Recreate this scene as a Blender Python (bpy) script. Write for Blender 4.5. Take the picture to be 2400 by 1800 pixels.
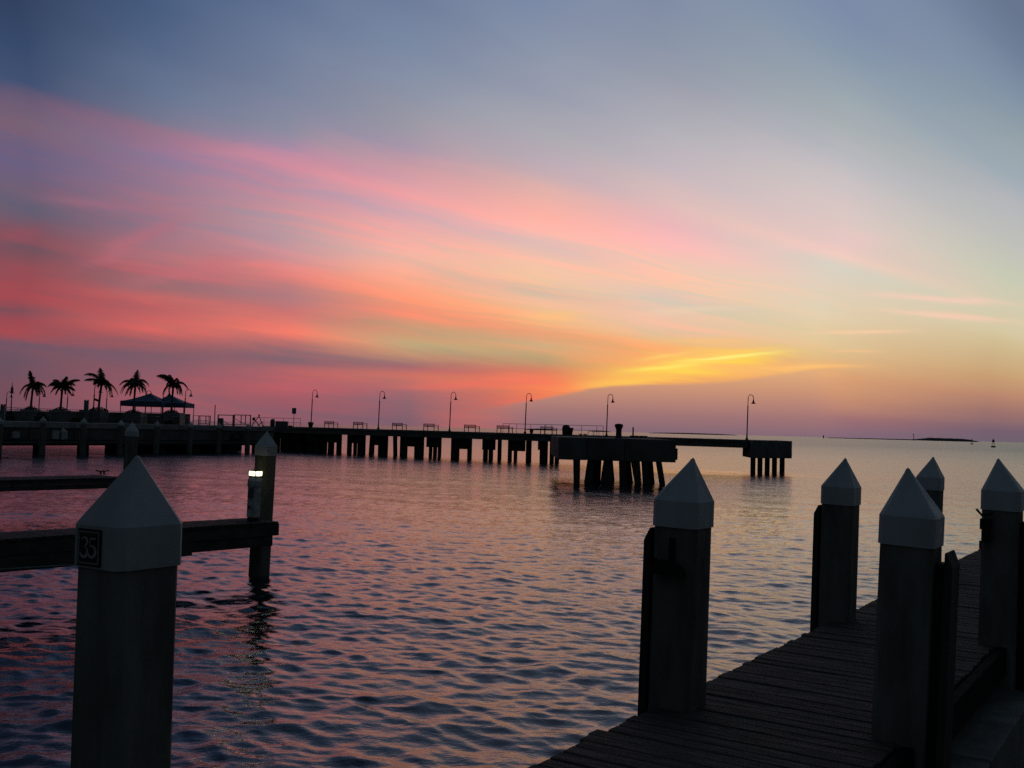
import bpy, bmesh, math, random
import numpy as np
from mathutils import Vector, Matrix
random.seed(7)
R = math.radians
SC = bpy.context.scene
for o in list(bpy.data.objects): bpy.data.objects.remove(o)
COL = SC.collection

# ------------------------------------------------------------------ camera
EYE = 3.04            # metres above the water
FPX = 2400.0          # focal length in photograph pixels (photograph is 2400 wide)
PITCH, ROLL = 2.515, 1.51
cam_d = bpy.data.cameras.new('camera'); cam = bpy.data.objects.new('camera', cam_d); COL.objects.link(cam)
cam_d.sensor_width = 36; cam_d.lens = 36.0
cam_d.clip_start = 0.1; cam_d.clip_end = 90000
CM = Matrix.Rotation(R(90+PITCH), 3, 'X') @ Matrix.Rotation(R(ROLL), 3, 'Z')
cam.matrix_world = Matrix.Translation((0, 0, EYE)) @ CM.to_4x4()
SC.camera = cam
CAM = Vector((0, 0, EYE))
def ray(px, py): return CM @ Vector((px-1200, 900-py, -FPX))
def G(px, py, z):                       # where that line of sight meets height z
    d = ray(px, py); t = (z-EYE)/d.z; return CAM + d*t
def P(px, py, D):                       # the point of that line of sight D metres out
    d = ray(px, py); return CAM + d*(D/d.y)
def onplane(px, py, A, B):              # ... where it meets the upright plane through A and B
    d = ray(px, py); n = Vector((B[1]-A[1], A[0]-B[0], 0)); a = Vector((A[0], A[1], 0))
    t = (a-CAM).dot(n)/d.dot(n); return CAM + d*t

# ------------------------------------------------------------------ output
SC.render.engine = 'CYCLES'
SC.view_settings.view_transform = 'Standard'; SC.view_settings.look = 'None'
SC.view_settings.gamma = 1; SC.view_settings.use_curve_mapping = False
SC.view_settings.exposure = 0.0
SC.cycles.use_denoising = False; SC.cycles.sample_clamp_indirect = 4.0; SC.cycles.max_bounces = 6

def s2l(c): return tuple(((v/255)/12.92 if v/255 <= .04045 else ((v/255+.055)/1.055)**2.4) for v in c)+(1,)

class NT:                                # small helper for node trees
    def __init__(s, tree): s.t = tree; s.n = tree.nodes; s.l = tree.links
    def new(s, typ, **kw):
        n = s.n.new(typ)
        for k, v in kw.items(): setattr(n, k, v)
        return n
    def put(s, sock, v):
        if hasattr(v, 'is_output') or isinstance(v, bpy.types.NodeSocket): s.l.new(v, sock)
        elif v is not None: sock.default_value = v
    def m(s, op, a, b=None, c=None, clamp=False):
        n = s.new('ShaderNodeMath', operation=op, use_clamp=clamp)
        s.put(n.inputs[0], a)
        if b is not None: s.put(n.inputs[1], b)
        if c is not None: s.put(n.inputs[2], c)
        return n.outputs[0]
    def mr(s, v, a, b, c=0.0, d=1.0, mode='SMOOTHSTEP'):
        n = s.new('ShaderNodeMapRange', interpolation_type=mode)
        s.put(n.inputs['Value'], v)
        for k, x in (('From Min', a), ('From Max', b), ('To Min', c), ('To Max', d)): n.inputs[k].default_value = x
        return n.outputs['Result']
    def mix(s, f, a, b, mode='MIX'):
        n = s.new('ShaderNodeMix', data_type='RGBA', blend_type=mode); n.clamp_result = False
        s.put(n.inputs[0], f); s.put(n.inputs[6], a); s.put(n.inputs[7], b)
        return n.outputs[2]
    def xyz(s, x, y, z):
        n = s.new('ShaderNodeCombineXYZ'); s.put(n.inputs[0], x); s.put(n.inputs[1], y); s.put(n.inputs[2], z); return n.outputs[0]
    def noise(s, vec, scale, detail=4, rough=.55, dist=0.0):
        n = s.new('ShaderNodeTexNoise'); s.put(n.inputs['Vector'], vec)
        n.inputs['Scale'].default_value = scale; n.inputs['Detail'].default_value = detail
        n.inputs['Roughness'].default_value = rough; n.inputs['Distortion'].default_value = dist
        return n.outputs[0]
    def ramp(s, f, stops, interp='LINEAR'):
        n = s.new('ShaderNodeValToRGB'); n.color_ramp.interpolation = interp
        e = n.color_ramp.elements
        while len(e) > 1: e.remove(e[-1])
        e[0].position = stops[0][0]; e[0].color = stops[0][1]
        for p, c in stops[1:]:
            q = e.new(min(1, p)); q.color = c
        s.put(n.inputs[0], f); return n.outputs[0]

# ------------------------------------------------------------------ world: dusk sky
# colours of the sky by direction: eight upright sections, (row of the photograph, colour)
SKYCOLS = {
 50:  [(0,(49,65,95)),(100,(56,74,107)),(205,(66,82,115)),(245,(110,90,115)),(300,(124,97,115)),(350,(110,95,125)),(400,(114,95,125)),(450,(117,95,116)),(500,(106,93,112)),(560,(135,82,92)),(590,(112,82,94)),(625,(148,78,86)),(670,(165,75,82)),(705,(162,75,82)),(725,(125,78,89)),(750,(160,74,82)),(790,(170,76,82)),(805,(120,84,98)),(850,(105,82,96)),(900,(112,78,92)),(950,(116,78,90)),(985,(104,75,86))],
 350: [(0,(69,90,125)),(100,(84,102,135)),(200,(102,117,145)),(268,(119,122,145)),(292,(152,118,140)),(350,(155,120,150)),(420,(152,120,144)),(480,(165,118,134)),(540,(152,115,132)),(600,(178,112,120)),(640,(185,102,108)),(660,(152,105,110)),(680,(160,105,109)),(705,(205,103,101)),(722,(186,96,99)),(765,(212,105,100)),(800,(162,95,99)),(830,(130,90,102)),(880,(150,90,101)),(920,(158,92,100)),(980,(146,90,102))],
 650: [(0,(94,112,145)),(100,(109,124,153)),(200,(122,132,157)),(300,(139,140,160)),(345,(170,138,165)),(375,(205,140,160)),(430,(188,140,159)),(480,(205,145,154)),(520,(190,150,159)),(580,(198,148,156)),(630,(225,135,132)),(660,(200,125,124)),(700,(190,122,124)),(730,(210,116,112)),(770,(245,128,109)),(800,(172,108,109)),(840,(130,98,109)),(860,(178,100,104)),(900,(185,95,102)),(940,(165,90,99)),(985,(140,90,102))],
 950: [(0,(109,124,155)),(100,(122,137,163)),(200,(139,147,167)),(290,(154,152,164)),(340,(168,150,170)),(385,(205,155,164)),(420,(215,160,169)),(450,(240,160,162)),(500,(215,165,174)),(540,(245,170,164)),(600,(248,180,164)),(640,(250,175,149)),(690,(255,160,124)),(730,(255,145,114)),(770,(202,155,119)),(800,(200,168,124)),(830,(188,138,114)),(850,(152,105,112)),(880,(212,115,99)),(910,(165,105,109)),(950,(145,100,109)),(992,(134,94,106))],
 1250:[(0,(122,137,166)),(100,(134,147,169)),(200,(149,154,172)),(300,(172,170,178)),(380,(190,173,183)),(430,(225,178,171)),(490,(252,179,165)),(540,(255,186,173)),(580,(238,186,178)),(620,(255,196,165)),(660,(252,196,158)),(685,(218,186,163)),(710,(245,192,158)),(745,(252,186,133)),(780,(246,160,117)),(805,(216,173,127)),(840,(196,157,115)),(870,(225,123,94)),(905,(250,128,84)),(940,(238,115,89)),(1000,(225,108,89))],
 1550:[(0,(126,139,165)),(100,(139,149,168)),(200,(159,161,173)),(300,(182,179,186)),(400,(200,185,191)),(460,(222,190,186)),(520,(237,183,185)),(570,(255,188,185)),(620,(255,198,175)),(670,(252,198,169)),(690,(220,198,184)),(730,(235,198,174)),(760,(244,193,164)),(795,(238,188,142)),(812,(250,176,118)),(835,(250,166,108)),(870,(252,172,98)),(905,(250,160,95)),(1008,(240,140,95))],
 1950:[(0,(124,139,168)),(100,(134,151,171)),(200,(154,166,175)),(280,(169,176,179)),(350,(185,185,191)),(420,(205,195,196)),(500,(220,200,196)),(560,(230,200,194)),(592,(243,205,192)),(618,(216,210,196)),(670,(225,208,188)),(740,(230,209,178)),(800,(229,200,154)),(850,(230,184,131)),(880,(227,170,120)),(920,(215,156,115)),(950,(196,138,114)),(980,(170,115,115)),(1018,(136,105,120))],
 2350:[(0,(104,118,143)),(100,(111,128,153)),(200,(129,146,165)),(300,(149,163,169)),(400,(160,172,181)),(460,(180,182,186)),(560,(192,192,186)),(640,(200,202,181)),(715,(212,204,176)),(780,(214,200,162)),(820,(208,185,141)),(880,(201,160,117)),(930,(186,135,110)),(970,(156,114,109)),(1010,(117,95,110)),(1034,(110,96,110))],
}
W = bpy.data.worlds.new('World'); SC.world = W; W.use_nodes = True
t = NT(W.node_tree); t.n.clear()
tc = t.new('ShaderNodeTexCoord'); sp = t.new('ShaderNodeSeparateXYZ'); t.l.new(tc.outputs['Generated'], sp.inputs[0])
dx, dy, dz = sp.outputs
yy = t.m('MAXIMUM', dy, .25)
u = t.m('MINIMUM', t.m('MAXIMUM', t.m('DIVIDE', dx, yy), -.9), .72)
v = t.m('MAXIMUM', t.m('DIVIDE', dz, yy), 0.0)
fan = t.m('DIVIDE', v, t.m('SUBTRACT', 1.0, u))          # cirrus bands fan out of one point beyond the right edge
lnr = t.m('LOGARITHM', t.m('SUBTRACT', 1.0, u), 2.718)
bend = t.m('MULTIPLY', t.m('SUBTRACT', t.noise(t.xyz(t.m('MULTIPLY', u, 3.0), t.m('MULTIPLY', v, 5.0), 5.5), 1.0, 2, .5), .5), t.mr(fan, .0, .16, .0, .085, 'LINEAR'))
fanb = t.m('ADD', fan, bend)
n1 = t.noise(t.xyz(t.m('MULTIPLY', u, 2.6), t.m('MULTIPLY', fanb, 19.0), 3.1), 1.0, 6, .6, .35)
n2 = t.noise(t.xyz(t.m('MULTIPLY', u, 5.0), t.m('MULTIPLY', t.m('ADD', fanb, t.m('MULTIPLY', u, .03)), 75.0), 8.7), 1.0, 7, .66, .6)
n3 = t.noise(t.xyz(t.m('MULTIPLY', u, 1.6), t.m('MULTIPLY', v, 2.0), 1.3), 2.0, 3, .5)
wamp = t.mr(fan, .02, .10, .010, .024)
s_ = t.m('ADD', fan, t.m('MULTIPLY', t.m('SUBTRACT', n1, .5), wamp))
s_ = t.m('ADD', s_, t.m('MULTIPLY', t.m('SUBTRACT', n2, .5), .009))
s_ = t.m('MAXIMUM', s_, 0.0)
cur = None; prevu = None
for px in sorted(SKYCOLS):
    stops = []
    for y, c in reversed(SKYCOLS[px]):
        d = ray(px, y); uu = d.x/d.y; vv = max(0, d.z/d.y)
        stops.append((max(0.0, vv/(1-uu)), s2l(c)))
    col = t.ramp(s_, stops)
    d = ray(px, 600); uc = d.x/d.y
    if cur is None: cur = col
    else: cur = t.mix(t.mr(t.m('ADD', u, t.m('MULTIPLY', t.m('SUBTRACT', n3, .5), .12)), prevu, uc, 0, 1, 'LINEAR'), cur, col)
    prevu = uc
# cirrus streaking: brighter, redder filaments inside the cloud sheet
sheet = t.mr(s_, .235, .185)
sheet = t.m('MULTIPLY', sheet, t.mr(u, .42, .15))
fil = t.mr(n2, .40, .70, -1.0, 1.0, 'LINEAR')
amt = t.m('MULTIPLY', sheet, fil)
warm = t.xyz(t.m('ADD', 1.0, t.m('MULTIPLY', amt, .13)), t.m('ADD', 1.0, t.m('MULTIPLY', amt, -.02)), t.m('ADD', 1.0, t.m('MULTIPLY', amt, -.05)))
cur = t.mix(1.0, cur, warm, 'MULTIPLY')
# single wisps: (x0,y0,x1,y1 in the photograph, half width, colour, strength)
WISPS = [
 (1270,905,1860,852,36,(255,182,96),.85,.3),
 (1450,845,1830,812,16,(255,196,110),.6,.3),
 (1400,882,1900,824,19,(255,216,82),.95,.25),
 (1560,850,1860,822,4,(255,240,130),.9,.1),
 (1450,872,1700,846,5,(255,236,110),.8,.1),
 (1600,838,1850,812,4,(255,205,105),.7,.1),
 (1480,846,1640,822,4,(255,210,110),.6,.1),
 (1330,905,1640,884,9,(255,200,90),.8,.2),
 (1560,855,1900,868,9,(255,190,105),.75,.2),
 (1780,862,2050,857,4,(255,190,120),.9,.1),
 (1780,893,1960,878,7,(252,182,108),.75,.1),
 (1700,872,2010,858,12,(255,196,112),.6,.1),
 (1500,800,1830,798,9,(255,196,120),.6,.15),
 (1870,781,2170,776,4.5,(250,205,165),.8,.1),
 (1930,821,2080,824,3,(250,195,140),.6,.1),
 (1980,684,2420,714,7,(248,205,185),.8,.15),
 (2020,722,2420,757,7,(250,205,180),.8,.15),
 (1700,585,2120,560,16,(240,200,195),.45,.3),
 (1200,746,1400,738,10,(255,196,125),.55,.2),
 (170,640,470,505,17,(188,108,122),.5,.5),
 (250,690,640,590,22,(200,112,122),.4,.5),
 (-40,575,120,545,16,(150,80,95),.55,.4),
 (60,470,420,505,14,(170,108,130),.45,.5),
 (420,345,980,400,26,(205,140,158),.45,.5),
 (1120,872,1370,905,18,(255,128,95),.5,.3),
 (880,905,1330,890,9,(236,112,98),.6,.3),
 (1480,735,1760,722,7,(238,210,178),.5,.2),
 (600,905,900,925,9,(190,95,104),.5,.3),
]
U2 = t.m('MULTIPLY', u, 2400.0); V2 = t.m('MULTIPLY', v, 2400.0)
for x0, y0, x1, y1, hw, c, st, wob in WISPS:
    a = ray(x0, y0); b = ray(x1, y1); a = (a.x/a.y*2400, a.z/a.y*2400); b = (b.x/b.y*2400, b.z/b.y*2400)
    cx, cy = (a[0]+b[0])/2, (a[1]+b[1])/2; L = math.hypot(b[0]-a[0], b[1]-a[1])/2
    ex, ey = (b[0]-a[0])/(2*L), (b[1]-a[1])/(2*L)
    X = t.m('SUBTRACT', U2, cx); Y = t.m('SUBTRACT', V2, cy)
    al = t.m('ADD', t.m('MULTIPLY', X, ex/(L*.72)), t.m('MULTIPLY', Y, ey/(L*.72)))
    ac = t.m('ADD', t.m('MULTIPLY', X, -ey/hw), t.m('MULTIPLY', Y, ex/hw))
    ac = t.m('ADD', ac, t.m('MULTIPLY', t.m('SUBTRACT', n1, .5), 8*wob*2))
    ac = t.m('ADD', ac, t.m('MULTIPLY', t.m('SUBTRACT', n2, .5), 3.4))
    q = t.m('ADD', t.m('POWER', t.m('ABSOLUTE', al), 2.6), t.m('MULTIPLY', ac, ac))
    w = t.m('MULTIPLY', t.m('EXPONENT', t.m('MULTIPLY', q, -1.0)), st)
    cur = t.mix(w, cur, s2l(c))
# clear hazy air below the sharp lower edge of the lit cloud
EDGE = [(1000,985),(1120,958),(1250,938),(1330,922),(1430,905),(1560,899),(1700,894),(1790,884),(1870,872),(1960,858)]
est = []
for px, py in EDGE:
    d = ray(px, py); est.append((d.x/d.y, d.z/d.y*2400))
ef = t.m('DIVIDE', t.m('SUBTRACT', u, -.12), .5)
edge = t.ramp(ef, [(max(0,(a+.12)/.5), (b/200,)*3+(1,)) for a, b in est])
ev = t.m('ADD', t.m('MULTIPLY', edge, 200.0), t.m('MULTIPLY', t.m('SUBTRACT', n2, .5), 22.0))
hm = t.mr(t.m('SUBTRACT', V2, ev), 5.0, -6.0)
hm = t.m('MULTIPLY', hm, t.mr(u, -.07, .03)); hm = t.m('MULTIPLY', hm, t.mr(u, .335, .285))
hz_ = t.ramp(t.m('DIVIDE', V2, 200.0), [(0,s2l((130,103,116))),(.20,s2l((158,115,116))),(.38,s2l((184,132,118))),(.55,s2l((205,150,118))),(.75,s2l((224,170,124)))])
cur = t.mix(hm, cur, hz_)
# the rest of the dome: deep dusk blue overhead and behind, the afterglow fading sideways
rest = t.ramp(t.m('MAXIMUM', dz, 0.0), [(0, (.031,.030,.033,1)), (.12, (.029,.034,.040,1)), (.45, (.026,.039,.053,1)), (1, (.030,.050,.074,1))])
side = t.mr(dy, .86, .30)
cur = t.mix(side, cur, rest)
bg = t.new('ShaderNodeBackground'); t.l.new(cur, bg.inputs[0]); bg.inputs[1].default_value = 1.0
wo = t.new('ShaderNodeOutputWorld'); t.l.new(bg.outputs[0], wo.inputs[0])
W.cycles.sampling_method = 'MANUAL'; W.cycles.sample_map_resolution = 1024

# ------------------------------------------------------------------ materials
MATS = {}
def mat(name, c, rough=.8, c2=None, scale=6.0, bump=0.0, bscale=30.0, metal=0.0, spec=.3, stretch=(1,1,1), streak=None):
    m = bpy.data.materials.new(name); m.use_nodes = True; k = NT(m.node_tree)
    b = k.n['Principled BSDF']; b.inputs['Roughness'].default_value = rough; b.inputs['Metallic'].default_value = metal
    b.inputs['Specular IOR Level'].default_value = spec
    tcn = k.new('ShaderNodeTexCoord'); mp = k.new('ShaderNodeMapping'); k.l.new(tcn.outputs['Object'], mp.inputs[0]); mp.inputs['Scale'].default_value = stretch
    oi = k.new('ShaderNodeObjectInfo')
    off = k.new('ShaderNodeVectorMath', operation='ADD'); k.l.new(mp.outputs[0], off.inputs[0])
    rv = k.m('MULTIPLY', oi.outputs['Random'], 37.0); k.l.new(k.xyz(rv, rv, rv), off.inputs[1])
    c2 = c2 or tuple(x*.6 for x in c)
    nf = k.noise(off.outputs[0], scale, 6, .62)
    f = k.mr(nf, .33, .68)
    colr = k.mix(f, c2+(1,), c+(1,))
    colr = k.mix(1.0, colr, k.ramp(oi.outputs['Random'], [(0,(.8,.8,.8,1)),(1,(1.1,1.1,1.1,1))]), 'MULTIPLY')
    k.l.new(colr, b.inputs['Base Color'])
    rr = k.mr(nf, .3, .7, min(1, rough+.12), max(.05, rough-.08)); k.l.new(rr, b.inputs['Roughness'])
    if bump:
        bn = k.new('ShaderNodeBump'); bn.inputs['Strength'].default_value = bump; bn.inputs['Distance'].default_value = .01
        k.l.new(k.noise(off.outputs[0], bscale, 5, .6), bn.inputs['Height']); k.l.new(bn.outputs[0], b.inputs['Normal'])
    MATS[name] = m; return m
mat('piling_concrete', (.20,.19,.16), .92, (.10,.095,.08), 5, .6, 60, stretch=(1,1,.25))
mat('cap_plastic', (.52,.53,.53), .6, (.42,.43,.43), 5, .2, 120, stretch=(1,1,.35))
mat('deck_wood', (.105,.088,.074), .9, (.05,.042,.035), 3.2, .9, 26, stretch=(1,9,3))
mat('beam_wood', (.10,.088,.075), .9, (.05,.044,.038), 3, .7, 22, stretch=(1,9,3))
mat('black_rubber', (.012,.012,.012), .95, (.009,.009,.009), 8, spec=.08)
mat('fender_wood', (.055,.05,.045), .9, (.03,.028,.025), 5, .5, 40, stretch=(1,1,.2))
mat('pier_concrete', (.18,.176,.155), .92, (.09,.088,.078), .7, .4, 14, stretch=(1,1,.6))
mat('pale_concrete', (.20,.20,.185), .92, (.10,.10,.092), 1.8, .5, 30, stretch=(1,1,.35))
mat('kerb_concrete', (.36,.36,.34), .9, (.24,.24,.23), 1.4, .4, 30)
mat('pile_dark', (.06,.057,.05), .9, (.03,.03,.026), 2, .4, 20, stretch=(1,1,.4))
mat('dark_metal', (.035,.035,.037), .5, (.02,.02,.02), 12, .1, 60, metal=.4)
mat('white_paint', (.58,.58,.56), .5, (.30,.30,.29), 8, .1, 60)
mat('grey_paint', (.14,.145,.15), .6, (.10,.10,.10), 6, .1, 60)
mat('black_panel', (.012,.013,.014), .5, (.008,.008,.008), 8)
mat('blue_canvas', (.05,.11,.18), .8, (.04,.08,.13), 2, .2, 30)
mat('palm_leaf', (.045,.075,.03), .7, (.025,.045,.02), 9)
mat('palm_bark', (.13,.11,.085), .95, (.07,.06,.045), 9, .8, 20, stretch=(1,1,3))
mat('shrub_leaf', (.04,.07,.03), .8, (.02,.035,.015), 6)
mat('island_green', (.06,.075,.06), .95, (.04,.05,.045), .01)
mat('buoy_red', (.25,.05,.04), .6, (.15,.03,.03), 2)
mat('bench_wood', (.09,.065,.045), .8, (.05,.04,.03), 8)
mat('paving', (.28,.27,.25), .9, (.2,.19,.18), .8)
mat('terracotta', (.12,.08,.06), .9, (.08,.05,.04), 6)
mat('hose_green', (.3,.32,.3), .6)
mm = bpy.data.materials.new('lamp_glow'); mm.use_nodes = True; k = NT(mm.node_tree); k.n.clear()
em = k.new('ShaderNodeEmission'); em.inputs[0].default_value = (1.0,.97,.45,1); em.inputs[1].default_value = 4.0
oo = k.new('ShaderNodeOutputMaterial'); k.l.new(em.outputs[0], oo.inputs[0]); MATS['lamp_glow'] = mm

# sea water
mw = bpy.data.materials.new('sea_water'); mw.use_nodes = True; k = NT(mw.node_tree); b = k.n['Principled BSDF']
geo = k.new('ShaderNodeNewGeometry')
ln = k.new('ShaderNodeVectorMath', operation='LENGTH'); k.l.new(geo.outputs['Position'], ln.inputs[0])
dist = ln.outputs['Value']
b.inputs['Base Color'].default_value = (.006,.016,.022,1); b.inputs['IOR'].default_value = 1.38
b.inputs['Specular IOR Level'].default_value = .5
rgh = k.ramp(k.m('DIVIDE', dist, 400.0), [(.02,(.02,)*3+(1,)),(.10,(.06,)*3+(1,)),(.15,(.13,)*3+(1,)),(.22,(.16,)*3+(1,)),(.5,(.22,)*3+(1,)),(1,(.28,)*3+(1,))]); k.l.new(rgh, b.inputs['Roughness'])
mp = k.new('ShaderNodeMapping'); k.l.new(geo.outputs['Position'], mp.inputs[0]); mp.inputs['Scale'].default_value = (.75,1,1); mp.inputs['Rotation'].default_value = (0,0,R(-12))
h1 = k.noise(mp.outputs[0], 9.0, 4, .6, .6)
h2 = k.noise(mp.outputs[0], 2.6, 4, .6, .8)
h3 = k.noise(mp.outputs[0], .22, 5, .65, .6)
hh = k.m('ADD', k.m('ADD', k.m('MULTIPLY', h1, .0075), k.m('MULTIPLY', h2, k.mr(dist, 10, 70, .010, .035, 'LINEAR'))), k.m('MULTIPLY', h3, k.mr(dist, 20, 200, 0, .32, 'LINEAR')))
# an oily calm patch of water between the mooring platforms
sxy = k.new('ShaderNodeSeparateXYZ'); k.l.new(geo.outputs['Position'], sxy.inputs[0])
g_ = G(1660, 1107, 0)
ga = k.m('DIVIDE', k.m('SUBTRACT', sxy.outputs[0], g_.x), 9.0); gb = k.m('DIVIDE', k.m('SUBTRACT', sxy.outputs[1], g_.y), 5.0)
calm = k.m('EXPONENT', k.m('MULTIPLY', k.m('ADD', k.m('MULTIPLY', ga, ga), k.m('MULTIPLY', gb, gb)), -1.0))
k.l.new(k.m('MULTIPLY', rgh, k.m('SUBTRACT', 1.0, k.m('MULTIPLY', calm, .6))), b.inputs['Roughness'])
hh = k.m('MULTIPLY', hh, k.m('SUBTRACT', 1.0, k.m('MULTIPLY', calm, .7)))
bn = k.new('ShaderNodeBump'); bn.inputs['Strength'].default_value = 1.0; bn.inputs['Distance'].default_value = 1.0
k.l.new(hh, bn.inputs['Height']); k.l.new(bn.outputs[0], b.inputs['Normal'])
MATS['sea_water'] = mw

# ------------------------------------------------------------------ helpers
def tag(o, label=None, cat=None, group=None, kind=None):
    if label: o['label'] = label
    if cat: o['category'] = cat
    if group: o['group'] = group
    if kind: o['kind'] = kind
    return o
def thing(name, loc, label, cat, group=None, rz=0.0):
    o = bpy.data.objects.new(name, None); COL.objects.link(o); o.empty_display_size = .2
    o.location = loc; o.rotation_euler = (0, 0, rz); return tag(o, label, cat, group)
def copy_tree(o, parent=None):
    c = o.copy(); COL.objects.link(c); c.parent = parent
    for ch in list(o.children): copy_tree(ch, c)
    return c
class MB:
    def __init__(s): s.v = []; s.f = []
    def add(s, vs, fs):
        n = len(s.v); s.v += [tuple(p) for p in vs]; s.f += [tuple(i+n for i in f) for f in fs]; return s
    def box(s, x0, x1, y0, y1, z0, z1):
        return s.add([(x0,y0,z0),(x1,y0,z0),(x1,y1,z0),(x0,y1,z0),(x0,y0,z1),(x1,y0,z1),(x1,y1,z1),(x0,y1,z1)],
                     [(0,3,2,1),(4,5,6,7),(0,1,5,4),(1,2,6,5),(2,3,7,6),(3,0,4,7)])
    def prism(s, pts, z0, z1, pts2=None):           # ring of xy points, extruded
        n = len(pts); pts2 = pts2 or pts
        return s.add([(x,y,z0) for x,y in pts]+[(x,y,z1) for x,y in pts2],
                     [tuple(range(n))[::-1], tuple(range(n,2*n))]+[(i,(i+1)%n,(i+1)%n+n,i+n) for i in range(n)])
    def loft(s, rings):
        n = len(rings[0]); vs = [p for r in rings for p in r]; fs = [tuple(range(n))[::-1]]
        for k in range(len(rings)-1):
            for i in range(n): fs.append((k*n+i, k*n+(i+1)%n, (k+1)*n+(i+1)%n, (k+1)*n+i))
        m = (len(rings)-1)*n; fs.append(tuple(range(m, m+n)))
        return s.add(vs, fs)
    def tube(s, path, r, n=6, r2=None):
        path = [Vector(p) for p in path]; rings = []
        for i, p in enumerate(path):
            a = path[max(0,i-1)]; c = path[min(len(path)-1,i+1)]; d = (c-a).normalized()
            up = Vector((0,0,1)) if abs(d.z) < .9 else Vector((1,0,0))
            e1 = d.cross(up).normalized(); e2 = e1.cross(d)
            rr = r if r2 is None else r+(r2-r)*i/(len(path)-1)
            rings.append([p+(e1*math.cos(2*math.pi*k/n)+e2*math.sin(2*math.pi*k/n))*rr for k in range(n)])
        return s.loft(rings)
    def lathe(s, prof, n=14, c=(0,0,0)):
        return s.loft([[(c[0]+r*math.cos(2*math.pi*k/n), c[1]+r*math.sin(2*math.pi*k/n), c[2]+z) for k in range(n)] for r, z in prof])
    def build(s, name, m, parent=None, smooth=False, bevel=0):
        me = bpy.data.meshes.new(name); me.from_pydata(s.v, [], s.f); me.materials.append(MATS[m]); me.update()
        bm = bmesh.new(); bm.from_mesh(me); bmesh.ops.recalc_face_normals(bm, faces=bm.faces)
        if bevel: bmesh.ops.bevel(bm, geom=list(bm.edges), offset=bevel, segments=1, affect='EDGES')
        bm.to_mesh(me); bm.free()
        if smooth: me.polygons.foreach_set('use_smooth', [True]*len(me.polygons))
        o = bpy.data.objects.new(name, me); COL.objects.link(o)
        if parent: o.parent = parent
        return o
def tz(px, py, D): return P(px, py, D).z

# ------------------------------------------------------------------ sea (one sheet to the horizon, real waves)
def sea():
    rs = [0.0, 1.5, 3.0]; r = 4.2
    while r < 3500:
        rs.append(r); r += max(.021, r*r*1.55e-4)
    rs += [4500, 7000, 12000, 22000, 40000, 60000]
    rs = np.array(rs, dtype=np.float64)
    half = R(34)
    az = np.concatenate([np.arange(-half, half, .0012), np.linspace(half, 2*math.pi-half, 80, endpoint=False)])
    nr, na = len(rs), len(az)
    dr = np.gradient(rs)
    X = (rs[:,None]*np.sin(az)[None,:]); Y = (rs[:,None]*np.cos(az)[None,:])
    Xf = X.astype(np.float32); Yf = Y.astype(np.float32)
    Z = np.zeros_like(Xf); DX = np.zeros_like(Xf); DY = np.zeros_like(Xf)
    rng = np.random.RandomState(5)
    N = 84
    lam = np.exp(np.linspace(math.log(.13), math.log(6.5), N))*(1+.06*rng.randn(N))
    # waves run out of the open water on the right towards the camera, well spread
    th = R(205) + rng.randn(N)*R(34)
    shape = np.exp(-(np.log(lam/.43)/.9)**2)+.24
    sl = .0195*shape
    ph = rng.rand(N)*6.283
    maxr = 1200.0
    rows = np.where(rs < maxr)[0][-1]+1
    for i in range(N):
        kk = 2*math.pi/lam[i]; a = sl[i]/kk
        w = np.clip(lam[i]/(1.15*dr)-.6, 0, 1).astype(np.float32)
        w[:3] = 0; nz = np.where(w > 0)[0]
        nz = nz[nz < rows]
        if len(nz) == 0: continue
        e = nz[-1]+1; b0 = 3
        cx, cy = math.sin(th[i]), math.cos(th[i])
        p = (kk*(cx*X[b0:e]+cy*Y[b0:e])+ph[i]); p = np.mod(p, 6.2831853).astype(np.float32)
        ww = w[b0:e,None]*np.float32(a)
        Z[b0:e] += ww*np.cos(p); sn = ww*np.sin(p)*.9; DX[b0:e] -= cx*sn; DY[b0:e] -= cy*sn
    # patches of calmer and livelier water
    patch = 1+.35*np.sin(Xf*.11+1.3+np.sin(Yf*.07)*1.2)*np.sin(Yf*.09+.4+np.sin(Xf*.06))
    Z *= patch; DX *= patch; DY *= patch
    V = np.empty((nr, na, 3), dtype=np.float32); V[...,0] = Xf+DX; V[...,1] = Yf+DY; V[...,2] = Z
    idx = np.arange(nr*na, dtype=np.int32).reshape(nr, na)
    a = idx[:-1,:]; b = idx[1:,:]; a2 = np.roll(a, -1, 1); b2 = np.roll(b, -1, 1)
    F = np.stack([a, a2, b2, b], -1).reshape(-1, 4)
    me = bpy.data.meshes.new('sea'); me.vertices.add(nr*na); me.vertices.foreach_set('co', V.ravel())
    me.loops.add(F.size); me.loops.foreach_set('vertex_index', F.ravel())
    nf = len(F); me.polygons.add(nf); me.polygons.foreach_set('loop_start', np.arange(0, nf*4, 4, dtype=np.int32))
    me.polygons.foreach_set('use_smooth', np.ones(nf, dtype=bool))
    me.update(calc_edges=True); me.materials.append(MATS['sea_water'])
    # normals up
    if me.polygons[nf//2].normal.z < 0: me.flip_normals()
    o = bpy.data.objects.new('sea', me); COL.objects.link(o); o['kind'] = 'structure'
    print('sea faces', nf)
sea()

# ------------------------------------------------------------------ near dock
DZ = 1.12
DA = R(33.6); AX = Vector((math.sin(DA), math.cos(DA), 0)); NX = Vector((math.cos(DA), -math.sin(DA), 0))
L0 = G(1245, 1799, DZ); R0 = G(2226, 1617, DZ); WID = (R0-L0).dot(NX)
print('dock width', WID, 'L0', L0)
dock = thing('wooden_dock', (L0.x, L0.y, 0), 'weathered grey plank dock running away between the capped pilings on the right', 'dock', rz=-DA)
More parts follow.
